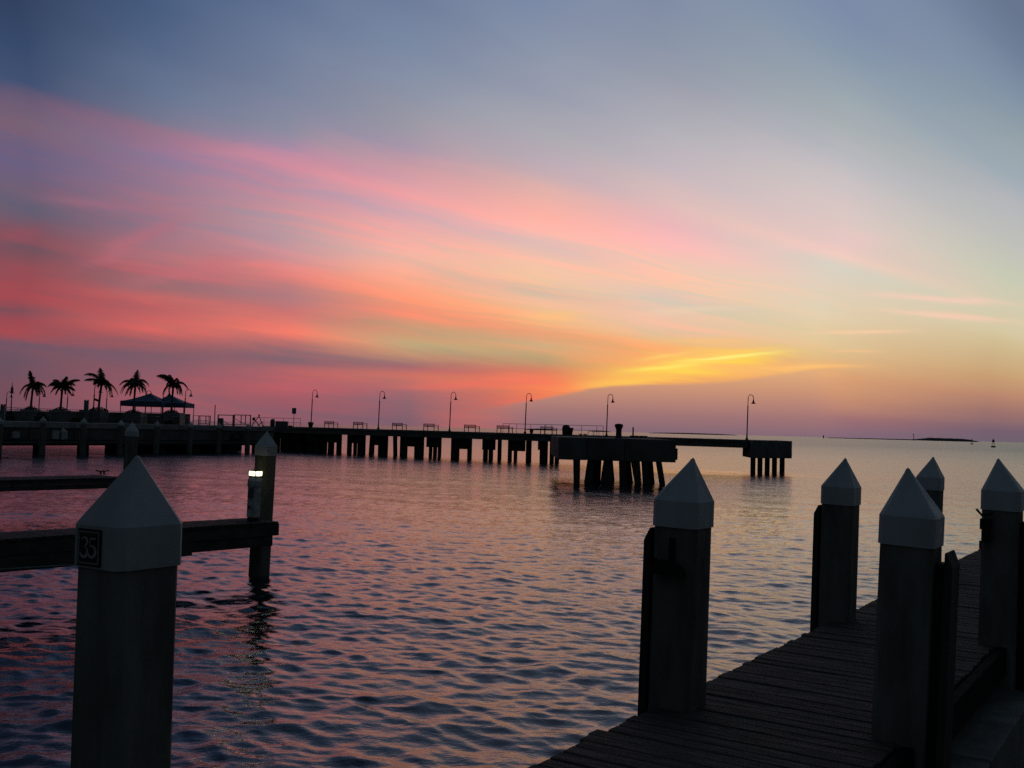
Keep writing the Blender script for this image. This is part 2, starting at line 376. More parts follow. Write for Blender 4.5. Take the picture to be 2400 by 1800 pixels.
# local frame: x across (0..WID), y along
pitch = .142; planks = []
pm = []
for v_ in range(5):
    m = MB(); L = WID+.02+random.uniform(-.01,.01); h = .04; w = pitch-.011
    n = 5
    for i in range(1):
        ys = [-w/2, -w/2+.006, w/2-.006, w/2]; zs = [h-.008, h, h, h-.008]
        prof = [(-w/2,0),(w/2,0),(w/2,h-.008),(w/2-.008,h),(-w/2+.008,h),(-w/2,h-.008)]
        rings = []
        for q in range(7):
            x = L*q/6; dzz = random.uniform(-.003,.003); dyy = random.uniform(-.0025,.0025)
            rings.append([(x, y+dyy, z+dzz) for y, z in prof])
        m.loft(rings)
    o = m.build('plank', 'deck_wood'); pm.append(o.data); bpy.data.objects.remove(o)
n_pl = 0
for i in range(-14, 252):
    o = bpy.data.objects.new('plank', pm[random.randrange(5)]); COL.objects.link(o); o.parent = dock
    jut = random.uniform(-.013,.010)
    if i in (5, 6): jut -= .05
    o.location = (jut-.01, i*pitch, DZ-.04+random.uniform(-.003,.004)); o.rotation_euler = (random.uniform(-.012,.012), random.uniform(-.0015,.0015), random.uniform(-.006,.006))
    n_pl += 1
y0, y1 = -2.1, 252*pitch
for x in (.10, WID/2, WID-.10):
    MB().box(x-.05, x+.05, y0, y1, DZ-.30, DZ-.05).build('stringer', 'beam_wood', dock)
for y in np.arange(.9, y1, 3.6):
    MB().box(-.02, WID-.02, y-.12, y+.12, DZ-.62, DZ-.302).build('cross_beam', 'pier_concrete', dock)
MB().box(WID+.026, WID+.11, y0, y1, DZ-.26, DZ-.006).build('edge_board', 'black_rubber', dock, bevel=.008)
# low concrete ledge along the far right side of the dock
LZ = .72
o1 = (G(2377, 1700, LZ)-L0).dot(NX); far = (G(2379, 1565, LZ)-L0).dot(AX)
print('ledge', o1, far)
lw = thing('concrete_ledge', (L0.x, L0.y, 0), 'pale stained concrete ledge below the dock, at the lower right corner', 'ledge', rz=-DA)
yy0 = -1.5
while yy0 < 6.2:
    MB().box(WID-.25, o1, yy0, min(yy0+2.35, 6.4), LZ-.5, LZ+random.uniform(-.004,.004)).build('slab', 'pale_concrete', lw, bevel=.012); yy0 += 2.37
MB().box(WID+.3, o1-.15, -1.2, -.8, -2, LZ-.5).build('support', 'pile_dark', lw)
MB().box(WID+.3, o1-.15, 5.4, 5.8, -2, LZ-.5).build('support', 'pile_dark', lw)

# ------------------------------------------------------------------ pilings with pyramid caps
def chsq(h, c): return [(-h+c,-h),(h-c,-h),(h,-h+c),(h,h-c),(h-c,h),(-h+c,h),(-h,h-c),(-h,-h+c)]
def piling(px, tip_y, D, wcap, label, group, zb=-2.2, tip=None, fender=None, lean=(0,0), yaw=-DA, tilt_cap=0, sk=.19, py_=.30, details=True):
    base = P(px, tip_y, D); zt = base.z
    t_ = thing('piling', (base.x, base.y, 0), label, 'piling', group, rz=yaw)
    t_.rotation_euler = (R(lean[1]), R(lean[0]), yaw)
    # keep the tip where it is seen
    off = t_.rotation_euler.to_matrix() @ Vector((0,0,zt)); t_.location = (base.x-off.x, base.y-off.y, 0)
    h = wcap/2; hb = h*.94; c = wcap*.10
    zs = zt-py_-sk
    m = MB(); rings = []
    nseg = 8
    for i in range(nseg+1):
        z = zb+(zs+.08-zb)*i/nseg
        rings.append([(x+random.uniform(-.002,.002), y+random.uniform(-.002,.002), z) for x, y in chsq(hb, c)])
    m.loft(rings).build('shaft', 'piling_concrete', t_)
    r = wcap/.38
    ax_ = 0 if tip is None else (tip-px)*D/2400/max(.5, math.cos(yaw+math.atan((px-1200)/2400)))
    sh = lambda L, q: [(x+ax_*q, y) for x, y in L]
    m = MB(); rr = []
    rr.append([(x,y,zs) for x,y in chsq(h,c)])
    rr.append([(x,y,zs+sk*.97) for x,y in chsq(h*1.0,c)])
    rr.append([(x,y,zs+sk+.012*r) for x,y in chsq(h*.955,c*.95)])
    rr.append([(x,y,zt-.035*r) for x,y in sh(chsq(h*.13,c*.28), .9)])
    rr.append([(x,y,zt-.012*r) for x,y in sh(chsq(h*.075,c*.2), .97)])
    rr.append([(x,y,zt) for x,y in sh(chsq(h*.02,c*.05), 1)])
    cap = m.loft(rr).build('cap', 'cap_plastic', t_)
    if tilt_cap: cap.rotation_euler = (0, 0, 0); cap.location = (0,0,0)
    if fender:
        sgn, dy_ = fender
        gp = .022 if sgn < 0 else .062; bt = .062 if sgn < 0 else .05
        x0 = sgn*(hb+.004); x1 = sgn*(hb+gp); xs, xe = min(x0,x1), max(x0,x1)
        MB().box(xs, xe, -.07+dy_, .07+dy_, -.6, zs-.10).build('spacer', 'fender_wood', t_)
        xa = sgn*(hb+gp+.002); xb = sgn*(hb+gp+bt)
        m = MB(); top = zs-.02
        m.loft([[(xa,-.13+dy_,-.6),(xb,-.13+dy_,-.6),(xb,.13+dy_,-.6),(xa,.13+dy_,-.6)],
                [(xa,-.13+dy_,top-.09),(xb,-.13+dy_,top-.09),(xb,.13+dy_,top-.09),(xa,.13+dy_,top-.09)],
                [(xa,-.13+dy_,top),(xa+(xb-xa)*.25,-.13+dy_,top),(xa+(xb-xa)*.25,.13+dy_,top),(xa,.13+dy_,top)]])
        m.build('fender_board', 'fender_wood', t_, bevel=.006)
    return t_, zs, hb, h
DG = 'white capped pilings standing along the wooden dock'
p35, zs35, hb35, h35 = piling(310, 1067, 4.62, .350, 'biggest white capped piling at the left, its cap carrying the number 35', 'white capped pilings in the near water', lean=(-.7,0), tip=321)
p1, zs1, hb1, h1 = piling(1607, 1072, 7.35, .345, 'white capped piling with a hose hanger on its face, in front of the dock edge', DG, fender=(-1,.0), lean=(1.0,0), tip=1624)
p2, *_ = piling(1974, 1073, 10.9, .345, 'second white capped piling on the dock edge, right of the one with the hose hanger', DG, fender=(-1,.0), lean=(1.1,0), tip=1981)
p3, *_ = piling(2182, 1070, 15.2, .345, 'farthest dock piling, only its cap peeping out behind the nearer one', DG, fender=(-1,.0), lean=(1.1,0), tip=2187)
p4, zs4, *_ = piling(2143, 1097, 6.65, .345, 'big white capped piling overlapping the farthest cap, on the right side of the dock', DG, fender=(1,.02), lean=(2.0,0), tip=2129)
p5, *_ = piling(2353, 1075, 9.85, .345, 'white capped piling at the right edge of the picture', DG, fender=(1,.02), lean=(1.2,0), tip=2341)
pB, zsB, *_ = piling(626, 1010, 20.6, .345, 'white capped piling beside the lit power pedestal on the near finger pier', 'white capped pilings at the finger piers', lean=(1.6,0))
pC, *_ = piling(310, 989, 35.2, .345, 'white capped piling half hidden behind the cap with the number 35', 'white capped pilings at the finger piers', lean=(1.0,0))
# hose hanger on piling 1
hg = MB(); yf = -hb1-.002; zc = tz(1580, 1325, 7.2)
hg.box(-.018, .018, yf-.03, yf, zc-.02, zc+.19)
n = 12
prof = [( .0,-.16),(.025,-.155),(.035,-.14)]
pts = []
for i in range(n+1):
    a = math.pi*i/n; pts.append((-.01+.11*math.cos(a), .085*math.sin(a)))
ring0 = [(x, yf, zc-.06+z) for x, z in pts]; ring1 = [(x, yf-.08, zc-.06+z) for x, z in pts]
ring2 = [(-.01+(x+.01)*1.12, yf-.085, zc-.06+z*1.25) for x, z in pts]; ring3 = [(-.01+(x+.01)*1.12, yf-.10, zc-.06+z*1.25) for x, z in pts]
hg.loft([ring0, ring1, ring2, ring3])
hg.tube([(-.085, yf-.06, zc-.03), (-.10, yf-.07, zc+.045)], .014)
hg.build('hose_hanger', 'black_panel', p1)
# number plate 35
def ribbon(mb, pts, ws, y, zc, xc, s):
    L = []; Rr = []
    for i, (x, z) in enumerate(pts):
        a = pts[max(0,i-1)]; c = pts[min(len(pts)-1,i+1)]; dx_, dz_ = c[0]-a[0], c[1]-a[1]; l = math.hypot(dx_, dz_) or 1
        nx, nz = -dz_/l, dx_/l; w = ws[i] if isinstance(ws, (list,tuple)) else ws
        L.append((xc+(x+nx*w/2)*s, y, zc+(z+nz*w/2)*s)); Rr.append((xc+(x-nx*w/2)*s, y, zc+(z-nz*w/2)*s))
    n = len(pts); back = [(x, y+.002, z) for x, _, z in L+Rr]
    vs = L+Rr+back; fs = []
    for i in range(n-1):
        fs += [(i,i+1,n+i+1,n+i),(2*n+i,2*n+i+1,i+1,i),(3*n+i,3*n+i+1,n+i+1,n+i)]
    mb.add(vs, fs)
def arc(cx, cz, rx, rz, a0, a1, n=12): return [(cx+rx*math.cos(R(a0+(a1-a0)*i/n)), cz+rz*math.sin(R(a0+(a1-a0)*i/n))) for i in range(n+1)]
def digit(mb, d, y, zc, xc, s):
    if d == 3:
        p = arc(.0,.27,.17,.2,160,-80)+arc(-.02,-.2,.21,.25,75,-165)[1:]
        ws = [.09,.05]+[.05+.07*math.sin(math.pi*i/10) for i in range(11)]+[.04]*1+[.05+.10*math.sin(math.pi*min(i/11,1)) for i in range(12)]
        ws = (ws+[.08]*40)[:len(p)]
        ribbon(mb, p, ws, y, zc, xc, s)
    elif d == 5:
        ribbon(mb, [(.2,.45),(-.1,.43)], [.07,.10], y, zc, xc, s)
        ribbon(mb, [(-.11,.47),(-.15,.08)], [.05,.04], y, zc, xc, s)
        p = [(-.15,.09)]+arc(-.03,-.17,.22,.27,115,-165)
        ws = [.03]+[.05+.09*math.sin(math.pi*min(i/12,1)) for i in range(13)]; ws[-1] = .1; ws[-2] = .08
        ribbon(mb, p, (ws+[.08]*20)[:len(p)], y, zc, xc, s)
    elif d == 0:
        p = arc(0,0,.2,.45,90,450,20); ribbon(mb, p, [.05+.06*abs(math.cos(R(90+18*i))) for i in range(21)], y, zc, xc, s)
yf = -h35-.003; zc = zs35+.090; xc = -.030
pl = MB().box(xc-.082, xc+.082, yf-.004, yf+.002, zc-.080, zc+.080).build('number_plate', 'black_panel', p35)
bd = MB()
for x0, x1, z0, z1 in ((-.074,.074,.064,.070),(-.074,.074,-.070,-.064),(-.074,-.066,-.0635,.0635),(.066,.074,-.0635,.0635)):
    bd.box(xc+x0, xc+x1, yf-.0065, yf-.0045, zc+z0, zc+z1)
mt = mat('plate_print', (.42,.40,.33), .7)
bd.build('plate_border', 'plate_print', pl)
dg = MB(); digit(dg, 3, yf-.0075, 0, -.021, .092); digit(dg, 5, yf-.0075, 0, .021, .092)
dg.v = [(xc+x*1.35, y, zc+z) for x, y, z in dg.v]
dg.build('digits', 'plate_print', pl)

# ------------------------------------------------------------------ finger piers on the left
def finger(near, farp, zt, th, wid, label, low=True, endbeam=True):
    A = G(near[0], near[1], zt); B = G(farp[0], farp[1], zt); d = (B-A).normalized(); n = Vector((-d.y, d.x, 0))
    L = (B-A).length; ang = math.atan2(d.y, d.x)
    t_ = thing('finger_pier', (A.x, A.y, 0), label, 'pier', 'timber finger piers between the boat slips', rz=ang)
    ext = -9.0
    m = MB().box(ext, L, 0, .07, zt-th*.52, zt-.042).build('face_board', 'beam_wood', t_, bevel=.006)
    MB().box(ext, L-1.9 if low else L-.3, .012, .08, zt-th, zt-th*.52-.006).build('lower_board', 'beam_wood', t_, bevel=.006)
    MB().box(L-1.9+.01 if low else L-.29, L-.12, .03, .10, zt-th+.05, zt-th*.52-.006).build('lower_board', 'beam_wood', t_, bevel=.006)
    MB().box(ext, L, wid-.07, wid, zt-th*.6, zt-.042).build('face_board', 'beam_wood', t_, bevel=.006)
    k_ = 0; x = ext
    while x < L-.1:
        o = MB().box(0, .135, -.02+random.uniform(-.006,.006), wid+.02, 0, .04).build('plank', 'deck_wood', t_) if k_ < 4 else None
        if o is None:
            o = bpy.data.objects.new('plank', random.choice(base_m)); COL.objects.link(o); o.parent = t_
        else:
            if k_ == 0: base_m = []
            base_m.append(o.data)
        o.location = (x, 0, zt-.04+random.uniform(-.002,.003)); x += .148; k_ += 1
    for x in (ext+.3,):
        MB().box(x, x+.3, wid*.3, wid*.3+.3, -2.2, zt-th*.6).build('pile', 'pile_dark', t_)
    return t_, A, B, d, n, ang
f1, A1, B1, d1, n1_, ang1 = finger((185,1252), (655,1222), DZ, .52, .92, 'near timber finger pier at left ending at the lit power pedestal')
f2, A2, B2, d2, n2_, ang2 = finger((20,1125), (296,1119), 1.12, .34, 1.6, 'farther timber finger pier at left with a cleat near its end', low=False)
# cleat on the farther finger
cb = G(240, 1112, 1.13)
cl = MB(); cl.tube([(-.24,0,.15),(-.12,0,.115),(.12,0,.115),(.24,0,.15)], .022); cl.tube([(-.07,0,0),(-.05,0,.11)], .03); cl.tube([(.07,0,0),(.05,0,.11)], .03)
o = cl.build('mooring_cleat', 'dark_metal'); o.location = (cb.x, cb.y, 1.125); o.rotation_euler = (0,0,ang2); tag(o, 'small dark two horned cleat on the farther finger pier', 'cleat')
# rope / hose hanging along the near finger
hs = MB(); pts = []
for i in range(17):
    q = i/16; px_ = -60+q*330; py_ = 1338-q*20+math.sin(q*math.pi)*-1.0
    p = onplane(px_, py_, (A1.x, A1.y), (B1.x, B1.y)); pts.append(p-n1_*.05)
o = hs.tube(pts, .016, 6).build('water_hose', 'hose_green', smooth=True); tag(o, 'thin pale hose along the bottom of the near finger pier', 'hose')

# power pedestal with lamp
def pedestal():
    D = 19.9
    b = P(593, 1212, D); z0 = DZ; zt_ = tz(590, 1100, D)
    H = zt_-z0; yaw = -DA+R(4)
    t_ = thing('power_pedestal', (b.x, b.y, z0), 'white power pedestal with a lit lamp on the near finger pier', 'power pedestal', rz=yaw)
    t_.rotation_euler = (0, R(1.5), yaw)
    w = .098; lz = H-.115
    m = MB(); cs = lambda h, c=.02: chsq(h, c)
    m.loft([[(x,y,.09) for x,y in cs(w)], [(x,y,lz-.24) for x,y in cs(w)], [(x,y,lz-.20) for x,y in cs(w*1.10)], [(x,y,lz-.10) for x,y in cs(w*1.12)], [(x,y,lz-.04) for x,y in cs(w*.98)], [(x,y,lz-.005) for x,y in cs(w*.98)]])
    m.build('body', 'white_paint', t_)
    MB().box(-w*.8, w*.8, -w*.8, w*.8, 0, .088).build('base', 'dark_metal', t_)
    MB().loft([[(x,y,lz+.084) for x,y in cs(w*1.06)], [(x,y,lz+.096) for x,y in cs(w*1.06)], [(x,y,H) for x,y in cs(w*.25,.01)]]).build('hood', 'grey_paint', t_)
    wn = w*.95
    for i in range(4):
        a = i*math.pi/2
        m = MB().box(-wn*.80, wn*.80, -wn-.006, -wn+.012, lz+.001, lz+.082); o = m.build('lamp_window', 'lamp_glow', t_, bevel=.003); o.rotation_euler = (0,0,a)
    for sx in (-1,1):
        for sy in (-1,1): MB().box(sx*wn-.008, sx*wn+.008, sy*wn-.008, sy*wn+.008, lz-.004, lz+.0835).build('lamp_frame', 'grey_paint', t_)
    MB().box(-w*.6, w*.7, -w-.03, -w-.002, lz-.42, lz-.22).build('socket_cover', 'grey_paint', t_, bevel=.006)
    MB().tube([(-.02,-w-.01,.30),(.02,-w-.06,.29),(.05,-w-.06,.25)], .014).build('tap', 'dark_metal', t_)
    MB().tube([(-w,-.0,.30),(-w-.05,-.01,.27)], .012).build('tap', 'dark_metal', t_)
pedestal()
# ladder rail and a hook by the piling at the right edge
lp = P(2297, 1290, 21.5)
lt = thing('dock_ladder', (lp.x, lp.y, 0), 'thin ladder rail standing over the water beside the right edge piling', 'ladder', rz=-DA)
for x in (0, .30): MB().tube([(x,0,-.9),(x+.0,0,tz(2293,1267,21.5)),], .022).build('rail', 'dark_metal', lt)
for z in (.1,.38,.66,.85): MB().tube([(0,0,z),(.30,0,z)], .016).build('rung', 'dark_metal', lt)
b5 = P(2301, 1215, 9.75)
m = MB(); m.tube([(0.1,0,.06),(.0,0,.03),(-.05,0,.085)], .012); m.box(-.012,.08,-.03,.03,-.10,.0); m.box(.012,.08,-.03,.03,-.22,-.11)
o = m.build('mooring_hook', 'dark_metal', p5); 
from mathutils import Euler
mi = (Matrix.Translation(p5.location) @ p5.rotation_euler.to_matrix().to_4x4()).inverted(); o.location = mi @ b5

# ------------------------------------------------------------------ long concrete pier
PZ = 2.64
PA, PB = (-21.5, 109.0), (19.4, 84.5)
pd = Vector((PB[0]-PA[0], PB[1]-PA[1], 0)); plen = pd.length; pd.normalize(); pn = Vector((-pd.y, pd.x, 0))   # pn away from camera
pang = math.atan2(pd.y, pd.x)
pier = thing('concrete_pier', (PA[0], PA[1], 0), 'long dark concrete pier on piles reaching out across the water', 'pier', rz=pang)
def pl_s(px, py=1030): q = onplane(px, py, PA, PB); return (Vector((q.x-PA[0], q.y-PA[1], 0))).dot(pd), q.z
def pl_off(px, py, off):                      # same for the plane 'off' metres behind the front
    A = Vector((PA[0], PA[1], 0))+pn*off; B = Vector((PB[0], PB[1], 0))+pn*off
    q = onplane(px, py, (A.x, A.y), (B.x, B.y)); return (Vector((q.x-A.x, q.y-A.y, 0))).dot(pd), q.z
s0, _ = pl_s(612); s1, _ = pl_s(1752)
PW = 7.5
# deck in slabs, beam along the front
x = s0
while x < s1:
    e = min(x+4.0, s1); MB().box(x, e-.02, 0, PW, PZ-.20, PZ+random.uniform(-.006,.006)).build('deck_slab', 'pier_concrete', pier); x += 4.0
MB().box(s0, s1, .06, .5, PZ-.66, PZ-.202).build('edge_beam', 'pier_concrete', pier)
MB().box(s0, s1, PW-.5, PW-.06, PZ-.62, PZ-.202).build('edge_beam', 'pier_concrete', pier)
UB = 2.0
PILES = [(640,655,0),(668,680,0),(690,712,0),(723,732,0),(736,750,0),(758.6,767,0),(770,783,0),(790,801,0),(815,825,0),(830,837,0),(839,856,0),(868,878,-9),(887,908,0),(922,931,9),(938.5,955,0),(972,993,0),(1007,1014,0),(1017,1025,0),(1028,1035,0),(1058,1077,0),(1097,1107,0),(1134,1145,0),(1147,1157,0),(1168,1176.5,0),(1192,1201,0),(1206,1213.5,0),(1234,1247,0),(1266,1285,0),(1290,1300,0),(1302,1312,0)]
for a_, b_, ln_ in PILES:
    sa, _ = pl_off(a_, 1060, 1.2); sb, _ = pl_off(b_, 1060, 1.2); w = (sb-sa); sa += w*.06; sb -= w*.16; w *= .45; dx_ = math.tan(R(ln_))*1.5
    m = MB(); m.loft([[(sa-dx_*-1.0*0+dx_, 1.0,-2.5),(sb+dx_,1.0,-2.5),(sb+dx_,1.0+w,-2.5),(sa+dx_,1.0+w,-2.5)],[(sa,1.0,UB),(sb,1.0,UB),(sb,1.0+w,UB),(sa,1.0+w,UB)]])
    m.build('pile', 'pile_dark', pier)
    ra, _ = pl_off(a_, 1060, 5.2); rb, _ = pl_off(b_, 1060, 5.2); ra += (rb-ra)*.25; rb -= (rb-ra)*.3
    MB().box(ra, rb, 5.2, 5.2+(rb-ra)*.4, -2.5, UB).build('pile', 'pile_dark', pier)
CAPS = [(717,750,1035),(767,801,1038),(825,856,1040),(878,887,1043.5),(955,973,1047),(1000,1035,1049),(1077,1097,1053),(1131,1161,1055),(1201,1231,1058),(1262,1275,1055),(640,714,1030)]
for a_, b_, yb in CAPS:
    sa, _ = pl_off(a_, yb, .7); sb, zb_ = pl_off(b_, yb, .7)
    MB().box(sa+(sb-sa)*.04, sb-(sb-sa)*.12, .52, 1.0, max(.4, zb_), UB+.03).build('pile_cap', 'pile_dark', pier)
MB().box(s0, pl_s(716)[0], 3.0, 3.4, -2.5, UB).build('back_wall', 'pile_dark', pier)
# mooring platform in front
q0 = P(1309, 1060, 60.5); q1 = P(1588, 1060, 60.0)
pw = q1.x-q0.x; zb_ = tz(1450, 1081, 60.2)
plat = thing('mooring_platform', (q0.x, q0.y, 0), 'massive concrete mooring platform on raking piles in front of the pier', 'platform', 'concrete mooring platforms of the pier')
xs = [0, pw*.245, pw*.56, pw]
for i in range(3): MB().box(xs[i]+(.0 if i == 0 else .012), xs[i+1]-.012, 0 if i != 1 else -.03, 11.5, zb_, PZ).build('concrete_block', 'pier_concrete', plat, bevel=.03)
for a_, b_, at, bt, row in [(1345,1359,1344,1360,0),(1370,1388,1378,1392,0),(1392,1407,1394,1410,2),(1383,1398,1390,1404,1),(1408,1436,1416,1432,0),(1426,1440,1418,1436,2),(1453,1468,1452,1468,0),(1470,1483,1462,1478,1),(1489,1503,1480,1500,0),(1508,1522,1505,1520,0),(1524,1534,1518,1530,1),(1547,1559,1539,1551,0)]:
    D = 60.6+row*1.5
    ba = P(a_, 1125, D).x-q0.x; bb = P(b_, 1125, D).x-q0.x; ta = P(at, 1081, D).x-q0.x; tb = P(bt, 1081, D).x-q0.x
    y_ = D-q0.y; w = .42; z1_ = zb_+.02; ex = (ba-ta)/(zb_)*2.0; ex2 = (bb-tb)/(zb_)*2.0
    MB().loft([[(ba+ex,y_-.3,-2.0),(bb+ex2,y_-.3,-2.0),(bb+ex2,y_-.3+w,-2.0),(ba+ex,y_-.3+w,-2.0)],[(ta,y_,z1_),(tb,y_,z1_),(tb,y_+w,z1_),(ta,y_+w,z1_)]]).build('pile', 'pile_dark', plat)
MB().box(pw-.01+.012, pw+.14, .3, 3.5, zb_+.15, PZ-.5).build('side_block', 'pier_concrete', plat)
# end platform on the right
c0 = P(1763, 1075, 83.0); c1 = P(1856, 1076, 86.0); c2 = P(1740, 1073, 89.5); c3 = c1+(c2-c0)
zb2 = tz(1800, 1074, 84.5)
endp = thing('mooring_platform', (c0.x, c0.y, 0), 'smaller concrete platform on five upright piles at the far end of the pier', 'platform', 'concrete mooring platforms of the pier')
qd = [(0,0),(c1.x-c0.x,c1.y-c0.y),(c3.x-c0.x,c3.y-c0.y),(c2.x-c0.x,c2.y-c0.y)]
MB().prism(qd, zb2, PZ+.004).build('concrete_block', 'pier_concrete', endp, bevel=.03)
for a_ in (1760.5,1777,1794,1811,1829):
    D = 85.2+(a_-1760)*.03; pa = P(a_, 1100, D); pb = P(a_+10, 1100, D)
    MB().box(pa.x-c0.x, pb.x-c0.x, D-c0.y, D-c0.y+.3, -2.2, zb2+.01).build('pile', 'pile_dark', endp)

# ------------------------------------------------------------------ wharf at left
WZ = 2.60
WA = G(102, 1066, 0); WB = G(580, 1061, 0)
wd = (WB-WA); wd.z = 0; wlen = wd.length; wd.normalize(); wn = Vector((-wd.y, wd.x, 0)); wang = math.atan2(wd.y, wd.x)
WO = WA+wn*1.0
wharf = thing('wharf', (WO.x, WO.y, 0), 'long quay at left with a pale kerb and dark fascia above the water', 'wharf', rz=wang)
sL, sR = -9.0, wlen+5.0
x = sL; i = 0
kb = [sL] ; 
while x < sR:
    e = min(x+4.2, sR)
    MB().box(x+.02, e-.02, 0, .5, WZ-.46, WZ).build('kerb_block', 'kerb_concrete', wharf, bevel=.015)
    MB().box(x+.03, e-.03, .12, .45, WZ-1.42, WZ-.463).build('fascia_panel', 'pier_concrete', wharf, bevel=.015)
    x += 4.2
MB().box(sL, sR, -.02, .09, WZ-1.72, WZ-1.56).build('ledge', 'pier_concrete', wharf)
MB().box(sL, sR, .10, .42, WZ-1.90, WZ-1.425).build('lower_beam', 'pile_dark', wharf)
MB().box(sL, sR, .5, 34, WZ-.5, WZ-.004).build('paved_deck', 'paving', wharf)
for x in np.arange(sL+1.2, sR, 4.2):
    MB().box(x, x+.7, .55, 1.2, -2.5, WZ-.5).build('pile', 'pile_dark', wharf)
    MB().box(x-.2, x+.5, 1.3, 9.0, WZ-1.3, WZ-.5).build('pile_cap', 'pile_dark', wharf)
MB().box(wlen*.52, sR+1.5, 6.0, 6.4, -2.5, WZ-.5).build('back_wall', 'pile_dark', wharf)
# berth board on the fascia
bq = onplane(555, 1023, (WO.x, WO.y), (WO.x+wd.x, WO.y+wd.y)); sx = (bq-WO).dot(wd)
bb_ = thing('berth_board', (WO.x+wd.x*sx, WO.y+wd.y*sx, 0), 'black number board on the quay fascia under the railings', 'sign', rz=wang)
MB().box(-.85, .85, .02, .06, bq.z-.32, bq.z+.30).build('board', 'black_panel', bb_)
dg = MB(); digit(dg, 0, .012, bq.z, -.22, .42); digit(dg, 0, .012, bq.z, .18, .42); dg.build('digits', 'plate_print', bb_)
# row of pilings in front of the wharf
WP = 'white capped pilings in a row before the quay'
names = ['leftmost', 'second', 'third', 'fourth', 'fifth', 'sixth', 'seventh', 'eighth']
for i, (px, ty) in enumerate([(0,977),(101.5,975.6),(197,978.6),(284,983.6),(369,985.5),(447,988),(514.5,990),(581,992.5)]):
    q = onplane(px, ty, (WA.x, WA.y), (WB.x, WB.y))
    piling(px, ty, q.y, .42, '%s white capped piling of the row before the quay, counted from the left' % names[i], WP, lean=(.6 if i < 7 else -1.0,0), sk=.2, py_=.34)

# power pedestals, white boxes fixed on the quay face
for (x0, x1, y0, y1, lab) in ((25,41,1010,1027,'pale box fixed low on the quay face near the left edge'), (118,134,1008,1029,'wide pale box on the quay face right of the second piling')):
    a = onplane(x0, y1, (WO.x, WO.y), (WO.x+wd.x, WO.y+wd.y)); b = onplane(x1, y0, (WO.x, WO.y), (WO.x+wd.x, WO.y+wd.y)); sx = (a-WO).dot(wd); ex = (b-WO).dot(wd)
    t_ = thing('utility_box', (WO.x, WO.y, 0), lab, 'box', 'pale boxes fixed on the quay face', rz=wang)
    MB().box(sx, ex, -.32, -.03, a.z, b.z).build('case', 'white_paint', t_, bevel=.02); MB().box(sx-.03, ex+.03, -.35, .0, b.z+.002, b.z+.05).build('lid', 'grey_paint', t_)
a = onplane(139, 1030, (WO.x, WO.y), (WO.x+wd.x, WO.y+wd.y)); b = onplane(154, 1002, (WO.x, WO.y), (WO.x+wd.x, WO.y+wd.y)); sx = (a-WO).dot(wd); ex = (b-WO).dot(wd)
t_ = thing('life_ring_stand', (WO.x, WO.y, 0), 'pale pointed cabinet on the quay face beside the wide box', 'cabinet', rz=wang)
MB().box(sx, ex, -.3, -.03, a.z, b.z-.35).build('case', 'white_paint', t_, bevel=.02)
MB().loft([[(sx,-.3,b.z-.348),(ex,-.3,b.z-.348),(ex,-.03,b.z-.348),(sx,-.03,b.z-.348)],[(sx+.15,-.2,b.z),(sx+.2,-.2,b.z),(sx+.2,-.15,b.z),(sx+.15,-.15,b.z)]]).build('roof', 'white_paint', t_)

# ------------------------------------------------------------------ quay furniture
def at_deck(px, D, z=WZ): return P(px, 960, D).x, D, z
def lamp_proto():
    t_ = thing('street_lamp', (0,0,0), 'x', 'street lamp', 'gooseneck street lamps along the pier and quay')
    H = 4.05
    MB().lathe([(.13,0),(.13,.12),(.08,.16),(.055,.6),(.05,2.9),(.06,2.92),(.06,3.0)], 10).build('pole', 'dark_metal', t_)
    m = MB(); pts = [(0,0,2.9),(0,0,3.5)]+[(.24-.24*math.cos(R(a)), 0, 3.72+.30*math.sin(R(a))) for a in range(0,181,18)]+[(.485,0,3.60),(.485,0,3.54)]
    m.tube(pts, .032, 6).build('gooseneck', 'dark_metal', t_, smooth=True)
    MB().lathe([(.035,.36),(.06,.30),(.075,.18),(.10,.12),(.20,.01),(.215,-.01),(.20,-.012),(.02,.05)], 14, (.485,0,3.24)).build('lamp_shade', 'dark_metal', t_, smooth=True)
    return t_
lamp0 = lamp_proto(); used = [False]
def lamp(px, ytop, D, label, z=WZ, rz=0.0, k=None):
    o = lamp0 if not used[0] else copy_tree(lamp0); used[0] = True
    x, y, _ = at_deck(px, D); x = P(px, 990, D).x
    zt_ = tz(px, ytop, D); s = (zt_-z)/4.05; o.location = (x, y, z); o.scale = (s*(k or 1.0), s*(k or 1.0), s); o.rotation_euler = (R(0), R(1.0), rz); o['label'] = label
# on the pier
nm = ['leftmost pier lamp, its foot hidden by a planter pot', 'second lamp of the pier, between two pairs of benches', 'third lamp of the pier, right of the fourth bench', 'fourth pier lamp, its pole crossing the railing', 'fifth pier lamp, right beside the dark mooring bollard', 'last pier lamp, alone on the end platform']
def pier_y(px, off): q = pl_off(px, 1000, off); A = Vector((PA[0], PA[1], 0))+pn*off+pd*q[0]; return A
for (px, yt), l in zip([(728,913),(886,916),(1053,918),(1230,921),(1421,923)], nm):
    A = pier_y(px, 3.0); lamp(px+1, yt, A.y, 'gooseneck '+l, PZ, R(4), 1.0)
lamp(1751, 924, 87.0, 'gooseneck '+nm[5], PZ, R(4), 1.0)
ql = [(12,917,92,'lamp at the far left edge beside the mast'),(89,915,96,'lamp between the first two palms'),(155,912,99,'lamp right of the second palm'),(217,901,90,'tall lamp left of the third palm, with a small spotlight'),(247,915,101,'lamp between the third and fourth palm'),(339,915,106,'lamp rising behind the left canopy'),(380,909,104,'lamp rising behind the right canopy'),(431,912,102,'lamp at the right corner of the right canopy')]
